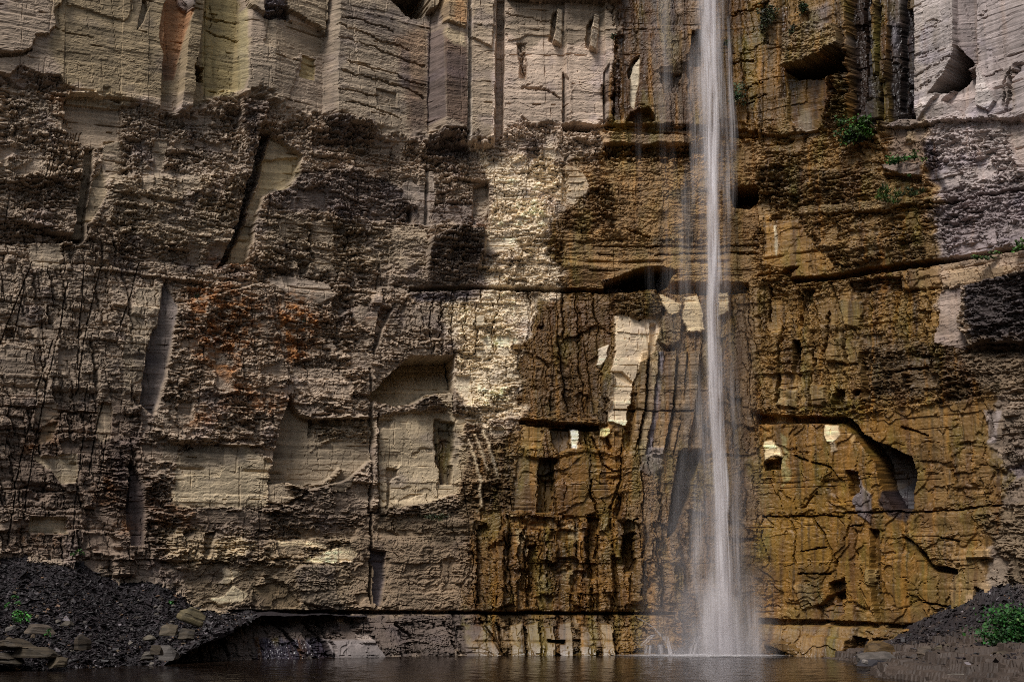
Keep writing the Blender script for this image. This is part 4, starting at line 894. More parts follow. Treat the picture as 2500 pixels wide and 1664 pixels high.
def empty(name, loc=(0, 0, 0), **props):
    o = bpy.data.objects.new(name, None)
    o.location = loc
    o.empty_display_size = .5
    return link(o, None, **props)


def mesh_np(name, co, quads, mat, col=None, smooth=False):
    me = bpy.data.meshes.new(name)
    nq, k = quads.shape
    me.vertices.add(len(co)); me.vertices.foreach_set("co", np.ascontiguousarray(co, F).ravel())
    me.loops.add(nq * k); me.loops.foreach_set("vertex_index", np.ascontiguousarray(quads, np.int32).ravel())
    me.polygons.add(nq); me.polygons.foreach_set("loop_start", np.arange(0, nq * k, k, dtype=np.int32))
    if col is not None:
        a = me.attributes.new("rock_colour", 'FLOAT_COLOR', 'POINT')
        a.data.foreach_set("color", np.ascontiguousarray(col, F).ravel())
    me.polygons.foreach_set("use_smooth", np.full(nq, smooth))
    me.update(calc_edges=True)
    if mat is not None:
        me.materials.append(mat)
    return me


cliff = empty("cliff", (0, D0, 0), kind="structure", label="layered shale and sandstone gorge wall, dry grey and wet ochre", category="cliff")
CRIG = np.concatenate([COLR, WET[:, None]], 1)
gi, gj = np.meshgrid(np.arange(NZ - 1), np.arange(NX - 1), indexing='ij')
v00 = (gi * NX + gj).ravel()
QUADS = np.stack([v00, v00 + 1, v00 + NX + 1, v00 + NX], 1)
fpart = PART[v00].astype(np.int64)
plain = np.isin(fpart, [i for i, n in enumerate(PARTNAMES) if n in ("rock_face", "sandstone_band")])
inframe = (PX[v00] > -60) & (PX[v00] < 2560) & (PY[v00] > -40)
piece = (BLa[v00].astype(np.int64) + 50) * 1000 + (BCb[v00].astype(np.int64) + 400)
key = np.where(plain & inframe, 1_000_000 + piece, fpart)
key = np.where(inframe, key, -1 - (PX[v00] > 1250).astype(np.int64))
order = np.argsort(key, kind='stable')
ks = key[order]
uk, st = np.unique(ks, return_index=True)
st = np.append(st, len(ks))
small = []
npiece = 0
sizes = {int(k): st[i + 1] - st[i] for i, k in enumerate(uk)}
pk = sorted([k for k in sizes if k >= 1_000_000], key=lambda k: -sizes[k])[:280]
pk = set(pk)
for i, k in enumerate(uk):
    k = int(k)
    f_ = order[st[i]:st[i + 1]]
    if k == -1 or k == -2:
        nm = "outer_rock_face"
    elif k >= 1_000_000:
        if k not in pk or len(f_) < 60:
            small.append(f_); continue
        nm = "bedded_block" if TEX["shale"][v00[f_]].mean() < .5 else "shale_block"
    else:
        if len(f_) < 25:
            small.append(f_); continue
        nm = PARTNAMES[k]
    q = QUADS[f_]
    vid, inv = np.unique(q, return_inverse=True)
    me = mesh_np(nm, CO[vid] - np.array([0, D0, 0], F), inv.reshape(q.shape), ROCK, CRIG[vid])
    link(bpy.data.objects.new(nm, me), cliff)
if small:
    f_ = np.concatenate(small); q = QUADS[f_]
    vid, inv = np.unique(q, return_inverse=True)
    me = mesh_np("rock_fragments", CO[vid] - np.array([0, D0, 0], F), inv.reshape(q.shape), ROCK, CRIG[vid])
    link(bpy.data.objects.new("rock_fragments", me), cliff, kind="stuff")

# ------------------------------------------------------------------ ground, pool
def simple_mat(name, col, rough=.8, var=.3, scale=3.0, bump=0.0, bump_scale=None):
    m, nt, b = nodes_of(name)
    tc = nt.nodes.new("ShaderNodeTexCoord")
    n_ = nt.nodes.new("ShaderNodeTexNoise"); n_.inputs['Scale'].default_value = scale; n_.inputs['Detail'].default_value = 6
    nt.links.new(tc.outputs['Object'], n_.inputs['Vector'])
    rp = nt.nodes.new("ShaderNodeValToRGB")
    rp.color_ramp.elements[0].position = .3; rp.color_ramp.elements[1].position = .7
    rp.color_ramp.elements[0].color = (*[c * (1 - var) for c in col], 1); rp.color_ramp.elements[1].color = (*[min(1, c * (1 + var)) for c in col], 1)
    nt.links.new(n_.outputs['Fac'], rp.inputs[0]); nt.links.new(rp.outputs[0], b.inputs['Base Color'])
    b.inputs['Roughness'].default_value = rough
    if bump:
        bp = nt.nodes.new("ShaderNodeBump"); bp.inputs['Strength'].default_value = bump; bp.inputs['Distance'].default_value = .1
        nt.links.new(n_.outputs['Fac'], bp.inputs['Height']); nt.links.new(bp.outputs[0], b.inputs['Normal'])
    return m


def grid_mesh(name, xs, ys, zf, mat, col=None, smooth=False):
    gx_, gy_ = np.meshgrid(xs, ys)
    z_ = zf(gx_, gy_)
    co = np.stack([gx_.ravel(), gy_.ravel(), z_.ravel()], 1)
    nx_ = len(xs); a_, b_ = np.meshgrid(np.arange(len(ys) - 1), np.arange(nx_ - 1), indexing='ij')
    v_ = (a_ * nx_ + b_).ravel()
    return mesh_np(name, co, np.stack([v_, v_ + 1, v_ + nx_ + 1, v_ + nx_], 1), mat, col(gx_, gy_, z_) if col else None, smooth)


GROUND = simple_mat("creek_bed", (.10, .085, .07), .9, .4, 1.5, .5)
g_ = np.concatenate([np.linspace(-900, -100, 12, endpoint=False), np.linspace(-100, 100, 60), np.linspace(110, 900, 12)])
ground_me = grid_mesh("ground", g_, g_, lambda x, y: -1.4 + 1.75 * sstep(34, 22, y) + .15 * perlin(x * .3, y * .3, 201) * (y < 40), GROUND)
link(bpy.data.objects.new("ground", ground_me), None, kind="structure", label="stony creek bed on the gorge floor", category="ground")


def gorge_side():
    a = np.linspace(math.radians(-128), math.radians(128), 140); h = np.linspace(0, 1, 40)
    ag, hg = np.meshgrid(a, h)
    r = 74 + 10 * np.abs(ag) + 26 * hg + 4 * fbm(ag * 6, hg * 4, 210, 4)
    x = r * np.sin(ag); y = -r * np.cos(ag); z = -1.5 + 74 * hg + 3 * fbm(ag * 14, hg * 9, 211, 4)
    co = np.stack([x.ravel(), y.ravel(), z.ravel()], 1)
    v = (np.arange(39)[:, None] * 140 + np.arange(139)[None]).ravel()
    return mesh_np("gorge_side", co, np.stack([v, v + 1, v + 141, v + 140], 1), simple_mat("wooded_slope", (.045, .05, .025), .95, .5, .4, .6))


link(bpy.data.objects.new("gorge_side", gorge_side()), None, kind="structure", label="dark wooded slopes of the gorge behind the viewer", category="slope")


def water_material():
    m, nt, b = nodes_of("pool_water")
    b.inputs['Base Color'].default_value = (.010, .006, .004, 1)
    b.inputs['Roughness'].default_value = .08
    b.inputs['IOR'].default_value = 1.33
    b.inputs['Specular IOR Level'].default_value = .14
    tc = nt.nodes.new("ShaderNodeTexCoord")
    mp = nt.nodes.new("ShaderNodeMapping"); mp.inputs['Scale'].default_value = (.9, .55, 1)
    n_ = nt.nodes.new("ShaderNodeTexNoise"); n_.inputs['Scale'].default_value = 1.6; n_.inputs['Detail'].default_value = 5; n_.inputs['Roughness'].default_value = .6
    nt.links.new(tc.outputs['Object'], mp.inputs[0]); nt.links.new(mp.outputs[0], n_.inputs['Vector'])
    bp = nt.nodes.new("ShaderNodeBump"); bp.inputs['Strength'].default_value = .5; bp.inputs['Distance'].default_value = .1
    nt.links.new(n_.outputs['Fac'], bp.inputs['Height']); nt.links.new(bp.outputs[0], b.inputs['Normal'])
    return m


def ripple(x, y):
    return .02 * fbm(x * .8, y * 1.2, 301, 3) + .015 * perlin(x * 2.2, y * 3.0, 302)


pool_me = grid_mesh("pool", np.linspace(-60, 60, 420), np.concatenate([np.linspace(24, 58, 50, endpoint=False), np.linspace(58, 94, 260)]), ripple, water_material(), smooth=True)
link(bpy.data.objects.new("pool", pool_me), None, kind="structure", label="dark brown plunge pool at the foot of the wall", category="pool")


# ------------------------------------------------------------------ scree and banks
def to_world(X, dist_off, z):
    """column X of the wall, dist_off metres in front of it"""
    tx = col_to_tx(X); y = wall_y(X)
    s = (y - dist_off) / y
    return tx * y * s, y * s, z


def z_at(X, py):
    p = px_to_world(float(X), float(py))
    return p.z


CREST = [(-420, 1290), (-100, 1318), (0, 1325), (100, 1330), (180, 1336), (232, 1372), (300, 1404), (352, 1394), (398, 1402), (450, 1440), (492, 1474), (560, 1486), (640, 1491), (760, 1494), (900, 1497)]
cX = np.array([c[0] for c in CREST], float); cZ = np.array([z_at(a, b) for a, b in CREST])
run_k = np.interp([-420, 0, 200, 400, 520, 640, 900], [-420, 0, 200, 400, 520, 640, 900], [8, 7.2, 6.6, 5.4, 3.4, 1.6, .7])


def scree_point(X, t):
    zc = np.interp(X, cX, cZ)
    run = np.interp(X, [-420, 0, 200, 400, 520, 640, 900], [8.5, 7.4, 7.0, 6.0, 3.6, 1.5, .6])
    zt = np.interp(X, [-420, 350, 430, 520, 640, 900], [-.5, -.5, .3, 1.2, z_at(640, 1500), z_at(900, 1502)])
    z = zt + (zc - zt) * (1 - t) ** 1.08
    x, y, _ = to_world(X, -1.0 + (run + 1.0) * t, 0)
    return x, y, z


def scree_mesh():
    Xs = np.arange(-420, 900, 4.0); ts = np.linspace(0, 1, 90)
    Xg, tg = np.meshgrid(Xs, ts)
    x, y, z = scree_point(Xg, tg)
    z = z + .16 * fbm(x * .5, y * .5, 311, 3) + .07 * fbm(x * 3, y * 3, 312, 3) * (tg > .02)
    co = np.stack([x.ravel(), y.ravel(), z.ravel()], 1)
    col = srgb(24, 19, 21)[None, :] * (1 + .5 * fbm(x * 4, y * 4, 313, 3).ravel())[:, None]
    nx_ = len(Xs); a_, b_ = np.meshgrid(np.arange(len(ts) - 1), np.arange(nx_ - 1), indexing='ij'); v_ = (a_ * nx_ + b_).ravel()
    return mesh_np("scree_slope", co, np.stack([v_ + nx_, v_ + nx_ + 1, v_ + 1, v_], 1), ROCK, np.concatenate([col.clip(.004, 1), np.full((co.shape[0], 1), .3)], 1))


link(bpy.data.objects.new("scree_slope", scree_mesh()), None, kind="structure", label="dark shale scree slope piled against the wall", category="scree")

WALLX = np.linspace(1200, 4200, 300)
WALLP = np.stack([col_to_tx(WALLX) * wall_y(WALLX), wall_y(WALLX)], 1)


def wall_dist(x, y):
    """how far a plan point stands in front of the right-hand wall"""
    yw = np.interp(x, WALLP[:, 0], WALLP[:, 1])
    return (yw - y) * .75


def bank_z(x, y):
    sh = 17.4 + .9 * np.sin(y * .35) + .035 * (y - 60) + 1.2 * sstep(78, 83, y)
    d = x - sh
    b = np.where(d > 0, .42 * (1 - np.exp(-d * 1.6)) + .13 * d, .5 * d)
    w = wall_dist(x, y)
    b = b + 2.5 * np.exp(-np.clip(w, 0, None) / 2.6) * sstep(20.5, 27.5, x)
    q = b + .22 * fbm(x * .45, y * .3, 321, 4) + .10 * (x * .10)
    kb = np.floor(q / .24 + .5 * fbm(x * .9, y * .6, 323, 3))
    bi, bj = np.floor(x * .9 + .6 * kb + .4 * perlin(x, y, 324)), np.floor(y * .42 + 1.7 * kb + .3 * perlin(x * .7, y * .7, 325))
    hj = hsh(bi + 31 * kb, bj, 326)
    tq = kb * .24 + .34 * (hj - .5) + .04 * fbm(x * 2.2, y * 1.2, 327, 3)
    k = np.exp(-((w - 1.2) / 2.2) ** 2) * sstep(20.0, 23, x) * (1 - sstep(27.0, 28.5, x))     # loose chips, no ledges
    return (tq * (1 - k) + q * k) - .12 + .10 * fbm(x * 2.5, y * 2.0, 322, 4)


def bank_col(x, y, z):
    w = wall_dist(x, y)
    k = np.exp(-((w - 1.2) / 2.2) ** 4) * sstep(20.0, 22.5, x) * (1 - sstep(27.2, 28.4, x))
    k = (k * sstep(-.4, .2, fbm(x * .8, y * .8, 331, 3) + .3)).ravel()
    c = srgb(54, 45, 39)[None, :] * (1 + .5 * fbm(x * .5, y * .5, 332, 4).ravel() + .35 * (hsh(np.floor(z / .2 + x * .05), np.floor(x * .7), 5) - .5).ravel())[:, None]
    c = c * (1 - k[:, None]) + srgb(24, 19, 21)[None, :] * k[:, None]
    return np.concatenate([c.clip(.004, .8), .35 * np.ones((c.shape[0], 1))], 1)


bank_me = grid_mesh("rock_bank", np.concatenate([np.arange(14, 31, .09), np.linspace(31, 70, 50)]), np.concatenate([np.linspace(20, 54, 60, endpoint=False), np.arange(54, 86, .11)]), bank_z, ROCK, bank_col)
link(bpy.data.objects.new("rock_bank", bank_me), None, kind="structure", label="ledgy shale bank running out from the foot of the wall", category="bank")


def chips(name, pts, sizes, cols):
    """loose flat shale chips, one mesh of many small pieces"""
    n = len(pts)
    base = np.array([[-1, -.6, -.12], [1, -.5, -.1], [.7, .7, -.14], [-.8, .6, -.1], [-.8, -.5, .16], [.8, -.4, .12], [.6, .5, .18], [-.6, .5, .14]], F)
    tri = np.array([[3, 2, 1, 0], [4, 5, 6, 7], [0, 1, 5, 4], [1, 2, 6, 5], [2, 3, 7, 6], [3, 0, 4, 7]])
    a = rng.uniform(0, 6.28, n); ti = rng.normal(0, .5, n); tj = rng.normal(0, .5, n)
    v = base[None] * sizes[:, None, None] * rng.uniform(.6, 1.4, (n, 8, 3)) * rng.uniform(.6, 1.5, (n, 1, 3))
    ca, sa = np.cos(ti)[:, None], np.sin(ti)[:, None]
    y_, z_ = v[..., 1] * ca - v[..., 2] * sa, v[..., 1] * sa + v[..., 2] * ca
    v[..., 1], v[..., 2] = y_, z_
    ca, sa = np.cos(tj)[:, None], np.sin(tj)[:, None]
    x_, z_ = v[..., 0] * ca + v[..., 2] * sa, -v[..., 0] * sa + v[..., 2] * ca
    v[..., 0], v[..., 2] = x_, z_
    ca, sa = np.cos(a)[:, None], np.sin(a)[:, None]
    x_, y_ = v[..., 0] * ca - v[..., 1] * sa, v[..., 0] * sa + v[..., 1] * ca
    v[..., 0], v[..., 1] = x_, y_
    v = v + pts[:, None, :]
    q = (tri[None] + 8 * np.arange(n)[:, None, None]).reshape(-1, 4)
    cc = np.repeat(np.concatenate([cols, np.full((n, 1), .45)], 1), 8, 0)
    return mesh_np(name, v.reshape(-1, 3), q, ROCK, cc)


def chip_cols(n, base=(24, 19, 21)):
    c = np.repeat(srgb(*base)[None], n, 0) * rng.lognormal(0, .45, (n, 1))
    k = rng.random(n)
    c[k > .96] = srgb(84, 78, 80) * rng.uniform(.4, 1.3, (int((k > .96).sum()), 1))
    c[(k > .945) & (k <= .96)] = srgb(92, 70, 52)
    return c.clip(.004, .7).astype(F)


n_ = 24000
X_ = rng.uniform(-120, 620, n_); t_ = rng.random(n_) ** .9
x_, y_, z_ = scree_point(X_, t_)
sz = (rng.lognormal(-3.05, .5, n_) * (1 + .5 * t_)).clip(.03, .3)
link(bpy.data.objects.new("shale_chips", chips("shale_chips", np.stack([x_, y_, z_ + .03 + .16 * fbm(x_ * .5, y_ * .5, 311, 3)], 1).astype(F), sz, chip_cols(n_))), None, kind="stuff", label="loose dark shale chips covering the scree slope", category="shale chips")
n_ = 9000
x_ = rng.uniform(19, 29, n_); y_ = rng.uniform(62, 83, n_); w_ = wall_dist(x_, y_)
k_ = (np.exp(-((w_ - 1.3) / 2.4) ** 4) * sstep(19.5, 22, x_) > rng.random(n_) * .9) | (rng.random(n_) < .06)
x_, y_ = x_[k_], y_[k_]
link(bpy.data.objects.new("shale_chips", chips("bank_chips", np.stack([x_, y_, bank_z(x_, y_) + .03], 1).astype(F), rng.lognormal(-2.7, .45, len(x_)).clip(.03, .25), chip_cols(len(x_)))), None, kind="stuff", label="dark shale chips spilling over the rock bank", category="shale chips")


# ------------------------------------------------------------------ single rocks
def rock_mesh(name, sx, sy, sz, seed, col, n=16, bed=.11, boxy=9.0, tilt=0.0):
    """bedded angular block: a cube grid pulled to a rounded box, with bed steps and a broken outline"""
    l = np.linspace(-1, 1, n)
    a, b = np.meshgrid(l, l)
    faces = []; verts = []; off = 0
    for ax in range(3):
        for sg in (-1, 1):
            p = [None] * 3
            p[ax] = np.full_like(a, sg); p[(ax + 1) % 3] = a * sg; p[(ax + 2) % 3] = b
            verts.append(np.stack([q.ravel() for q in p], 1))
            i, j = np.meshgrid(np.arange(n - 1), np.arange(n - 1), indexing='ij'); v = (i * n + j).ravel() + off
            faces.append(np.stack([v, v + 1, v + n + 1, v + n], 1)); off += n * n
    v = np.concatenate(verts); q = np.concatenate(faces)
    r = (np.abs(v) ** boxy).sum(1) ** (1 / boxy)
    v = v / r[:, None]
    rs = np.random.default_rng(seed)
    for _ in range(9):                      # broken-off corners
        d = rs.normal(size=3); d[2] = abs(d[2]) * .7; d /= np.linalg.norm(d)
        h = rs.uniform(.62, 1.0)
        dd = v @ d - h
        v = v - np.clip(dd, 0, None)[:, None] * d[None] * 1.0
    v = v * np.array([sx, sy, sz])
    k = v[:, 2] / bed + .4 * perlin(v[:, 0] * 1.5 + seed, v[:, 1] * 1.5, seed)
    st = hsh(np.floor(k), np.floor(k) * 0 + seed, seed) - .5
    nz = fbm(v[:, 0] * 2.2 + seed * 3.1, v[:, 2] * 3 + v[:, 1] * 2.2, seed, 4)
    sc_ = 1 + .10 * st + .03 * nz
    v[:, 0] *= sc_; v[:, 1] *= sc_; v[:, 2] += .04 * sz * nz
    c = np.repeat(srgb(*col)[None], len(v), 0) * (.24 * (1 + .7 * st + .8 * nz))[:, None]
    return mesh_np(name, v, q, ROCK, np.concatenate([c.clip(.01, .8), np.full((len(v), 1), .2)], 1).astype(F))


def at_ground(px, py, dist):
    cx = (px - 1250.0) / FPX; cy = (832.0 - py) / FPX
    den = CP - cy * SP
    return Vector((cx / den * dist, dist, EYE + (SP + cy * CP) / den * dist))


def rock(name, px, py, dist, size, rot, col, label, seed, **kw):
    p = at_ground(px, py, dist)
    o = bpy.data.objects.new(name, rock_mesh(name, *size, seed, col, **kw))
    o.location = p; o.rotation_euler = rot
    return link(o, None, label=label, category="boulder" if max(size) > .45 else "stone")


# px, py: centre in the photo; dist: metres from the camera
rock("boulder", 468, 1502, 75.3, (.62, .5, .42), (.1, .35, .5), (140, 126, 92), "pale wedge-shaped boulder on the lower end of the dark scree", 401)
rock("boulder", 2148, 1584, 79.0, (.85, .7, .45), (0, .05, .3), (134, 104, 60), "rounded ochre boulder against the wall behind the rock bank", 402, boxy=3.0)
rock("boulder", 2140, 1602, 75.5, (.95, .7, .28), (.02, -.08, .1), (132, 122, 114), "flat pale grey boulder at the water's edge below the ochre boulder", 403)
rock("boulder", 2135, 1617, 73.0, (.95, .5, .16), (0, .02, -.05), (70, 64, 70), "long low dark slab lying in the water at the tip of the bank", 404)
rock("stone", 2112, 1614, 72.2, (.14, .12, .11), (0, .3, .2), (168, 158, 150), "small whitish rounded stone on the dark slab at the water", 405)
rock("boulder", 2300, 1578, 73.5, (.42, .2, .09), (0, -.12, .2), (138, 124, 100), "narrow pale slab lying on the dark chips of the bank", 406)
rock("boulder", 2268, 1590, 71.0, (.5, .4, .34), (.1, .1, .7), (112, 96, 80), "squat brown boulder in the middle of the bank", 407)
rock("boulder", 2400, 1640, 63.0, (1.1, .8, .3), (.05, -.1, .3), (124, 106, 84), "broad tan slab at the lower edge of the bank", 408)
rock("boulder", 2340, 1655, 62.0, (.8, .5, .2), (0, -.06, -.2), (140, 130, 118), "pale layered slab beside the broad tan slab", 409)
rock("boulder", 2470, 1600, 67.0, (.9, .6, .3), (0, .1, .4), (110, 94, 74), "brown layered boulder below the green shrub", 410)
rock("boulder", 100, 1535, 72.0, (.75, .5, .22), (.05, .05, .1), (116, 102, 88), "wide flat slab half buried in the scree above the shelf", 411)
rock("boulder", 24, 1532, 71.6, (.28, .2, .1), (0, -.3, .5), (150, 142, 134), "light flat stone at the far edge of the scree", 412)
for i, (px, py, sx, sz_, cc, lb) in enumerate((
        (30, 1570, 1.2, .32, (98, 84, 66), "upper bedded shelf block at the water below the scree"),
        (92, 1592, 1.3, .34, (106, 92, 72), "tan bedded shelf block at the water, between its two neighbours"),
        (18, 1604, 1.1, .34, (92, 80, 64), "bedded shelf block at the far edge of the shore"),
        (140, 1612, .55, .3, (120, 104, 80), "small pale block ending the shore shelf"),
        (358, 1600, .36, .26, (130, 120, 108), "pale square block at the waterline beyond the scree toe"),
        (384, 1586, .34, .3, (104, 90, 72), "brown block leaning on the tall grey block at the shore"),
        (412, 1592, .5, .5, (126, 118, 112), "tall pale grey block with cracked face at the waterline"),
        (412, 1536, .5, .34, (114, 100, 78), "brown block above the tall grey block at the scree edge"),
        (455, 1545, .5, .4, (100, 88, 72), "dark brown block where the scree meets the apron"),
        (365, 1555, .35, .2, (132, 122, 104), "pale thin slab standing out of the scree beside the shore blocks"),
        (200, 1566, .4, .5, (94, 80, 64), "upright brown block at the end of the shore shelf"),
        (165, 1520, .35, .13, (140, 128, 112), "tilted grey flake on the lower scree"))):
    rock("shelf_block" if i < 4 else "rock_block", px, py, 71.5 - .3 * (i < 4) + (1.2 if i > 3 else 0) + (1.2 if 5 < i < 10 else 0), (sx * .85, .8 if i < 4 else .4, sz_ * .8), (.08 * (i % 4 - 1.5), .07 * (i % 3 - 1), .25 * (i % 5 - 2)), cc, lb, 420 + i)["category"] = "rock"

stones = [rock_mesh("loose_stone", 1, .8, .45, 450 + i, cc, n=6) for i, cc in enumerate(((128, 120, 116), (150, 140, 128), (96, 84, 76), (132, 112, 88)))]
for i in range(60):
    X = float(rng.uniform(-40, 480)); t = float(rng.uniform(.25, .95))
    x, y, z = scree_point(X, t)
    o = bpy.data.objects.new("loose_stone", stones[i % 4])
    s = float(rng.uniform(.09, .2))
    o.scale = (s, s, s); o.rotation_euler = (rng.normal(0, .3), rng.normal(0, .3), rng.uniform(0, 6.28))
    o.location = (x, y, z + .05 + .16 * float(fbm(np.array([x * .5]), np.array([y * .5]), 311, 3)[0]))
    link(o, None, label="small light stone lying loose on the dark scree slope", category="stone", group="light stones scattered on the scree")

# ------------------------------------------------------------------ plants
def leaf_material(name, col):
    m, nt, b = nodes_of(name)
    oi = nt.nodes.new("ShaderNodeAttribute"); oi.attribute_name = "rock_colour"
    nt.links.new(oi.outputs['Color'], b.inputs['Base Color'])
    b.inputs['Roughness'].default_value = .6
    b.inputs['Transmission Weight'].default_value = 0
    return m


LEAF = leaf_material("leaf", None)
STEM = simple_mat("stem", (.06, .05, .025), .8)


def plant(name, px, py, dist_off, rx, ry, rz, n, leaf, col, label, cat, droop=.4, dist=None, group=None, blades=False):
    base = at_ground(px, py, dist) if dist else px_to_world(px, py, dist_off)
    root = empty(name, base, label=label, category=cat)
    if group:
        root["group"] = group
    # leaves in clumps
    nc = max(3, n // 28)
    cc = rng.normal(0, .5, (nc, 3)) * np.array([rx, ry, rz]); cc[:, 2] += rz * .35
    who = rng.integers(0, nc, n)
    p = cc[who] + rng.normal(0, .22, (n, 3)) * np.array([rx, ry, rz])
    d = rng.normal(0, 1, (n, 3)); d[:, 2] = d[:, 2] * .5 - droop; d[:, 1] -= .4
    if blades:
        d[:, 2] = np.abs(d[:, 2]) + .6
    d /= np.linalg.norm(d, axis=1)[:, None]
    u_ = np.cross(d, rng.normal(0, 1, (n, 3))); u_ /= np.linalg.norm(u_, axis=1)[:, None] + 1e-6
    L_ = leaf * rng.uniform(.6, 1.5, (n, 1)); W_ = L_ * (.12 if blades else .36)
    nrm = np.cross(d, u_)
    v = np.stack([p, p + d * L_ * .5 + u_ * W_ + nrm * L_ * .08, p + d * L_, p + d * L_ * .5 - u_ * W_ + nrm * L_ * .08], 1)
    c = (.55 if dist else .36) * srgb(*col)[None] * (rng.lognormal(0, .3, (n, 1)) * (1 + .35 * rng.normal(0, 1, (nc, 1))[who]).clip(.4, 2)) * np.array([1, 1, 1]) * (1 + .25 * rng.normal(0, 1, (n, 3)) * np.array([1, .3, .6]))
    c4 = np.repeat(np.concatenate([c.clip(.003, .5), np.ones((n, 1))], 1), 4, 0)
    me = mesh_np("foliage", v.reshape(-1, 3), np.arange(4 * n).reshape(n, 4), LEAF, c4.astype(F))
    link(bpy.data.objects.new("foliage", me), root)
    # stems reaching the clumps
    vs, qs = [], []
    for k in range(nc):
        e = cc[k]; s0 = np.array([e[0] * .3, abs(ry) * .6 if not dist else 0, min(0, e[2] - .3 * rz)])
        w = max(.006, leaf * .06)
        mid = (s0 + e) / 2 + np.array([0, 0, .1 * rz])
        s0 = np.array([0, abs(ry) * .6 if not dist else 0, -.3 * rz])
        o_ = len(vs)
        if o_ == 0:
            vs += [s0 + np.array([-w, 0, 0]), s0 + np.array([w, -w, 0]), s0 + np.array([w, w, 0])]
            o_ = 3
        for q_ in (mid, e):
            vs += [q_ + np.array([-w, 0, 0]), q_ + np.array([w, -w, 0]), q_ + np.array([w, w, 0])]
        for lo_, hi_ in ((0, o_), (o_, o_ + 3)):
            for a_, b_ in ((0, 1), (1, 2), (2, 0)):
                qs.append([lo_ + a_, lo_ + b_, hi_ + b_, hi_ + a_])
    link(bpy.data.objects.new("stem", mesh_np("stem", np.array(vs), np.array(qs), STEM)), root)
    return root


GR, GR2, GR3 = (78, 116, 40), (66, 98, 34), (96, 108, 76)
plant("shrub", 2478, 1545, 0, 1.25, .9, .85, 2600, .17, (44, 88, 34), "bright green leafy shrub on the rock bank by the wall", "shrub", dist=70.5)
plant("shrub", 2425, 1562, 0, .55, .5, .35, 500, .14, (42, 80, 32), "low green plant trailing beside the bright shrub", "plant", dist=70.0)
plant("fern", 2072, 336, .8, .8, .3, .75, 620, .2, GR2, "broad green fern clump below the dark stained chimney", "fern")
plant("fern", 2110, 318, .8, .6, .3, .75, 420, .2, GR, "brighter green fern clump under the dark chimney's ribs", "fern")
plant("fern", 2188, 394, .9, .75, .25, .28, 260, .17, (66, 118, 44), "green plant hanging over the grey ledge", "fern")
plant("fern", 2236, 388, .9, .35, .2, .28, 120, .15, GR2, "small green tuft at the end of the grey ledge", "plant")
plant("grass_tuft", 2168, 488, .8, .5, .25, .45, 300, .3, (72, 92, 34), "tall grassy tuft on the shale above the ochre ledge", "grass", blades=True)
plant("grass_tuft", 2225, 476, .8, .45, .2, .3, 180, .24, (66, 88, 34), "low grassy tuft beside the tall grassy tuft", "grass", blades=True)
plant("fern", 1803, 238, .9, .45, .3, .65, 330, .17, GR3, "grey-green misted bush just beside the waterfall", "bush")
plant("fern", 1772, 108, .8, .35, .25, .2, 130, .14, GR2, "small dark fern beside the upper waterfall", "fern")
plant("moss_clump", 1880, 46, .7, .55, .3, .9, 420, .16, (58, 66, 28), "dark moss hanging in the wet groove of the ochre wall", "moss")
plant("moss_clump", 1962, 26, .7, .5, .3, .5, 260, .16, (60, 78, 30), "green moss on top of the tan overhang", "moss")
plant("moss_clump", 1935, 82, .9, .4, .25, .4, 160, .14, (62, 68, 28), "mossy tuft at the corner of the tan overhang", "moss")
plant("fern", 2410, 627, .8, .8, .25, .16, 190, .14, (74, 100, 38), "strip of green plants along the long sloping ledge", "plant")
plant("fern", 2490, 604, .8, .4, .25, .3, 140, .15, (76, 118, 44), "green tuft at the upper end of the sloping ledge", "plant")
plant("fern", 2218, 430, .7, .16, .15, .16, 50, .12, (78, 132, 48), "tiny bright green plant on the dark shale", "plant")
plant("fern", 1497, 92, .8, .2, .2, .25, 60, .12, (62, 76, 36), "little dark plant at the edge of the brown stain", "plant")
plant("moss_clump", 1060, 1262, .6, .8, .3, .25, 200, .12, (56, 64, 24), "dark moss along the base of the pale scarred face", "moss")
plant("fern", 34, 1468, 0, .3, .25, .25, 90, .12, (56, 112, 40), "upper of two small green plants on the scree", "plant", dist=73.6)
plant("fern", 52, 1508, 0, .5, .3, .3, 150, .13, (58, 112, 40), "larger green plant low on the scree slope", "plant", dist=72.2)
plant("fern", 420, 1468, 0, .14, .12, .12, 40, .1, (60, 126, 46), "tiny green sprout near the pale wedge-shaped boulder", "plant", dist=76.0)
plant("fern", 118, 1548, 0, .2, .15, .15, 50, .11, (56, 108, 40), "small sprout beside the half buried flat slab", "plant", dist=71.0)
plant("fern", 180, 1350, 0, .4, .2, .16, 70, .11, (52, 84, 32), "thin green growth at the top edge of the scree", "plant", dist=77.5)
plant("fern", 488, 722, .7, .2, .15, .2, 60, .11, (50, 62, 26), "dark little bush among the rust-coloured lichen", "plant")
plant("fern", 738, 782, .7, .2, .15, .22, 60, .11, (54, 58, 26), "dark tuft in the orange lichen patch", "plant")

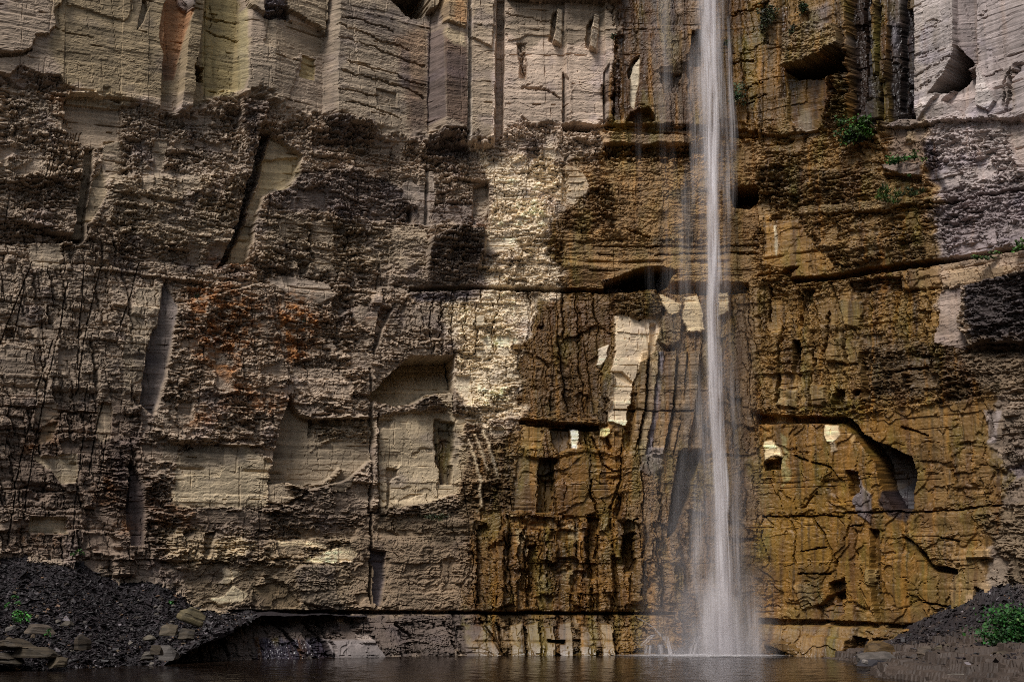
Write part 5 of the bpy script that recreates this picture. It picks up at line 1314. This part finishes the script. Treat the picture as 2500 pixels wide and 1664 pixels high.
# ------------------------------------------------------------------ waterfall
def fall_material():
    m, nt, b = nodes_of("falling_water")
    out = next(n for n in nt.nodes if n.type == 'OUTPUT_MATERIAL')
    at = nt.nodes.new("ShaderNodeAttribute"); at.attribute_name = "rock_colour"
    tc = nt.nodes.new("ShaderNodeTexCoord")
    mp = nt.nodes.new("ShaderNodeMapping"); mp.inputs['Scale'].default_value = (9, 9, .22)
    n_ = nt.nodes.new("ShaderNodeTexNoise"); n_.inputs['Scale'].default_value = 1.0; n_.inputs['Detail'].default_value = 4
    nt.links.new(tc.outputs['Object'], mp.inputs[0]); nt.links.new(mp.outputs[0], n_.inputs['Vector'])
    mr = nt.nodes.new("ShaderNodeMapRange"); mr.inputs[1].default_value = .32; mr.inputs[2].default_value = .68; mr.inputs[3].default_value = .12; mr.inputs[4].default_value = 1.5
    nt.links.new(n_.outputs['Fac'], mr.inputs[0])
    mu = nt.nodes.new("ShaderNodeMath"); mu.operation = 'MULTIPLY'; mu.use_clamp = True
    nt.links.new(at.outputs['Alpha'], mu.inputs[0]); nt.links.new(mr.outputs[0], mu.inputs[1])
    di = nt.nodes.new("ShaderNodeBsdfDiffuse"); di.inputs['Color'].default_value = (.92, .89, .90, 1)
    tl = nt.nodes.new("ShaderNodeBsdfTranslucent"); tl.inputs['Color'].default_value = (.92, .89, .90, 1)
    mw = nt.nodes.new("ShaderNodeMixShader"); mw.inputs[0].default_value = .45
    nt.links.new(di.outputs[0], mw.inputs[1]); nt.links.new(tl.outputs[0], mw.inputs[2])
    tr = nt.nodes.new("ShaderNodeBsdfTransparent")
    mx = nt.nodes.new("ShaderNodeMixShader")
    nt.links.new(mu.outputs[0], mx.inputs[0]); nt.links.new(tr.outputs[0], mx.inputs[1]); nt.links.new(mw.outputs[0], mx.inputs[2])
    nt.links.new(mx.outputs[0], out.inputs['Surface'])
    return m


FALL = fall_material()


def strands(name, path, n, spread, width, length, alpha, depth, parent, off=2.3, open_top=True, bias=0.0):
    """a bundle of bowed sheets of falling water along a path of photo points"""
    pp = [px_to_world(a, b, off) for a, b in path]
    yo = 90.0 - off
    zs_ = np.array([p.z for p in pp]); xs_ = np.array([p.x for p in pp]); ys_ = np.full(len(pp), yo)
    od = np.argsort(zs_); zs_, xs_ = zs_[od], xs_[od]
    z0, z1 = zs_[0], zs_[-1]
    V_, Q_, A_ = [], [], []
    o_ = 0
    for i in range(n):
        ln_ = rng.uniform(*length); zt = rng.uniform(z0 + ln_ * .3, z1 + ln_ * .4); zb = zt - ln_
        zt = min(zt, z1) if open_top else zt; zb = max(zb, z0 - .1)
        if zt - zb < min(1.0, .3 * (z1 - z0)):
            continue
        m_ = 26; z_ = np.linspace(zb, zt, m_)
        lx = rng.normal(bias, spread) + .12 * np.sin(z_ * rng.uniform(.15, .4) + rng.uniform(0, 6))
        x_ = np.interp(z_, zs_, xs_) + lx * (1 + .0 * z_)
        yy = yo + rng.normal(0, depth) - .15 * np.abs(lx)
        w_ = rng.uniform(*width) * (1 + .25 * np.sin(z_ * .5 + rng.uniform(0, 6)))
        th = rng.normal(0, .5)
        a_ = alpha * rng.uniform(.4, 1.3)
        en = np.sin(np.pi * np.clip((z_ - zb) / (zt - zb), 0, 1)) ** .6
        if zb <= z0:
            en = np.where(z_ < (zb + zt) / 2, 1, en)
        if open_top and zt >= z1:
            en = np.where(z_ > (zb + zt) / 2, 1, en)
        for k, s_k in enumerate(np.linspace(-1, 1, 7)):
            V_.append(np.stack([x_ + s_k * w_ * math.cos(th), np.full(m_, yy) + s_k * w_ * math.sin(th) + .25 * w_ * s_k * s_k, z_], 1))
            A_.append(a_ * en * (1 - s_k * s_k) ** 1.3)
        i_, j_ = np.meshgrid(np.arange(6), np.arange(m_ - 1), indexing='ij'); v = (i_ * m_ + j_).ravel() + o_
        Q_.append(np.stack([v, v + m_, v + m_ + 1, v + 1], 1)); o_ += 7 * m_
    A = np.concatenate(A_); Vv = np.concatenate(V_)
    me = mesh_np(name, Vv, np.concatenate(Q_), FALL, np.stack([np.ones_like(A)] * 3 + [A], 1), smooth=True)
    return link(bpy.data.objects.new(name, me), parent)


fall = empty("waterfall", (0, 0, 0), label="tall thin white waterfall dropping into the pool", category="waterfall", kind="structure")
CORE = [(1724, -420), (1730, 0), (1735, 150), (1740, 300), (1739, 450), (1739, 600), (1738, 750), (1743, 900), (1747, 1000), (1753, 1100), (1760, 1200), (1763, 1350), (1766, 1500), (1768, 1594)]
strands("main_stream", CORE, 230, .16, (.07, .24), (1.6, 8), .8, .25, fall)
strands("outer_veil", CORE, 110, .62, (.2, .6), (4, 12), .15, .4, fall)
strands("upper_stream", [(1732, -420), (1733, 0), (1738, 200), (1744, 320), (1744, 460)], 60, .42, (.15, .4), (3, 9), .42, .3, fall)
strands("right_strand", [(1768, 190), (1776, 300), (1778, 450), (1776, 560), (1772, 720)], 14, .14, (.08, .22), (2, 6), .2, .2, fall, open_top=False)
strands("right_strand", [(1778, 1000), (1780, 1200), (1790, 1400), (1786, 1500), (1778, 1594)], 10, .12, (.1, .25), (3, 8), .2, .2, fall, open_top=False)
strands("left_strand", [(1712, 1240), (1702, 1400), (1712, 1480), (1735, 1594)], 16, .22, (.12, .35), (3, 8), .22, .25, fall, open_top=False)
strands("thin_veil", [(1618, -300), (1618, 0), (1620, 200), (1618, 380)], 16, .28, (.15, .45), (3, 9), .08, .2, fall, off=1.6)
strands("thin_veil", [(1640, 380), (1650, 700), (1690, 1000), (1660, 1200), (1640, 1594)], 34, .9, (.2, .6), (5, 14), .05, .4, fall, off=1.8, open_top=False)
strands("splash", [(1762, 1440), (1764, 1520), (1768, 1596)], 90, .75, (.2, .7), (1.5, 4.5), .2, .6, fall, off=2.6, open_top=False)
# trickles over the wet rock at the foot
for pth in ([(1560, 1506), (1600, 1530), (1632, 1568), (1640, 1592)], [(1568, 1572), (1590, 1550), (1600, 1548)], [(1582, 1590), (1584, 1574)], [(1690, 1592), (1704, 1552)], [(1636, 1592), (1626, 1552)], [(1614, 1590), (1612, 1572)]):
    strands("trickle", pth, 6, .03, (.05, .09), (1.6, 4), .45, .05, fall, off=2.9)


def foam_mesh():
    c = px_to_world(1768, 1594, 2.6)
    xs = np.linspace(-8.5, 5.0, 110); ys = np.linspace(-3.4, 2.6, 60)
    gx_, gy_ = np.meshgrid(xs, ys)
    r = np.hypot(gx_ / np.where(gx_ < 0, 7.6, 4.4), gy_ / np.where(gy_ < 0, 2.2, 2.6))
    a = (1 - sstep(.15, 1, r)) ** 1.1 * (.55 + .6 * fbm(gx_ * .9, gy_ * 3, 341, 4)) + .8 * (1 - sstep(0, .35, r))
    z = .06 + .10 * (1 - sstep(0, .5, r)) + .05 * fbm(gx_ * 2, gy_ * 2, 342, 3)
    co = np.stack([gx_.ravel() + c.x, gy_.ravel() + c.y, z.ravel()], 1)
    nx_ = len(xs); a_, b_ = np.meshgrid(np.arange(len(ys) - 1), np.arange(nx_ - 1), indexing='ij'); v = (a_ * nx_ + b_).ravel()
    A = (a * 2.2).ravel().clip(0, 1)
    return mesh_np("foam", co, np.stack([v, v + 1, v + nx_ + 1, v + nx_], 1), FALL, np.stack([np.ones_like(A)] * 3 + [A], 1), smooth=True)


link(bpy.data.objects.new("foam", foam_mesh()), fall)


# ------------------------------------------------------------------ spray hanging round the foot of the fall
def mist():
    m = bpy.data.materials.new("spray"); m.use_nodes = True
    nt = m.node_tree; nt.nodes.clear()
    out = nt.nodes.new("ShaderNodeOutputMaterial")
    vol = nt.nodes.new("ShaderNodeVolumePrincipled")
    vol.inputs['Color'].default_value = (.93, .9, .93, 1)
    vol.inputs['Anisotropy'].default_value = .1
    tc = nt.nodes.new("ShaderNodeTexCoord")
    se = nt.nodes.new("ShaderNodeSeparateXYZ"); nt.links.new(tc.outputs['Object'], se.inputs[0])

    def math_(op, a, b=None, clamp=False):
        n = nt.nodes.new("ShaderNodeMath"); n.operation = op; n.use_clamp = clamp
        for i, q in enumerate((a, b)):
            if q is None:
                continue
            if isinstance(q, (int, float)):
                n.inputs[i].default_value = q
            else:
                nt.links.new(q, n.inputs[i])
        return n.outputs[0]
    x, y, z = se.outputs
    # density falls off sideways and with height
    rx = math_('POWER', math_('ABSOLUTE', math_('DIVIDE', x, 4.6)), 2.0)
    ry = math_('POWER', math_('ABSOLUTE', math_('DIVIDE', y, 2.2)), 2.0)
    rad = math_('SUBTRACT', 1.0, math_('ADD', rx, ry), True)
    low = math_('POWER', 2.718, math_('MULTIPLY', z, -.42))
    high = math_('MULTIPLY', math_('POWER', 2.718, math_('MULTIPLY', z, -.07)), .16)
    ns = nt.nodes.new("ShaderNodeTexNoise"); ns.inputs['Scale'].default_value = .55; ns.inputs['Detail'].default_value = 2
    nt.links.new(tc.outputs['Object'], ns.inputs['Vector'])
    nz = math_('MULTIPLY', math_('SUBTRACT', ns.outputs['Fac'], .25, True), 2.2)
    d = math_('MULTIPLY', math_('MULTIPLY', math_('ADD', low, high), rad), nz)
    d = math_('MULTIPLY', d, .7)
    nt.links.new(d, vol.inputs['Density'])
    nt.links.new(vol.outputs[0], out.inputs['Volume'])
    c = px_to_world(1730, 1594, 2.2)
    n = 24; rings = []
    hs = [0.02, 1, 3, 7, 14, 22, 26]
    rs = [1, 1, .98, .9, .8, .7, .3]
    for h, r in zip(hs, rs):
        a = np.linspace(0, 2 * np.pi, n, endpoint=False)
        rings.append(np.stack([4.6 * r * np.cos(a), 2.2 * r * np.sin(a), np.full(n, h)], 1))
    co = np.concatenate(rings + [np.array([[0, 0, .02], [0, 0, 26.0]])])
    bm = bmesh.new()
    vs = [bm.verts.new(p) for p in co]
    for k in range(len(hs) - 1):
        for i in range(n):
            bm.faces.new([vs[k * n + i], vs[k * n + (i + 1) % n], vs[(k + 1) * n + (i + 1) % n], vs[(k + 1) * n + i]])
    for i in range(n):
        bm.faces.new([vs[(i + 1) % n], vs[i], vs[-2]])
        t = (len(hs) - 1) * n
        bm.faces.new([vs[t + i], vs[t + (i + 1) % n], vs[-1]])
    me = bpy.data.meshes.new("mist"); bm.to_mesh(me); bm.free()
    me.materials.append(m)
    o = bpy.data.objects.new("mist", me)
    o.location = (c.x, c.y, 0)
    return link(o, None, kind="stuff", label="pale spray drifting round the foot of the waterfall", category="mist")


mist()
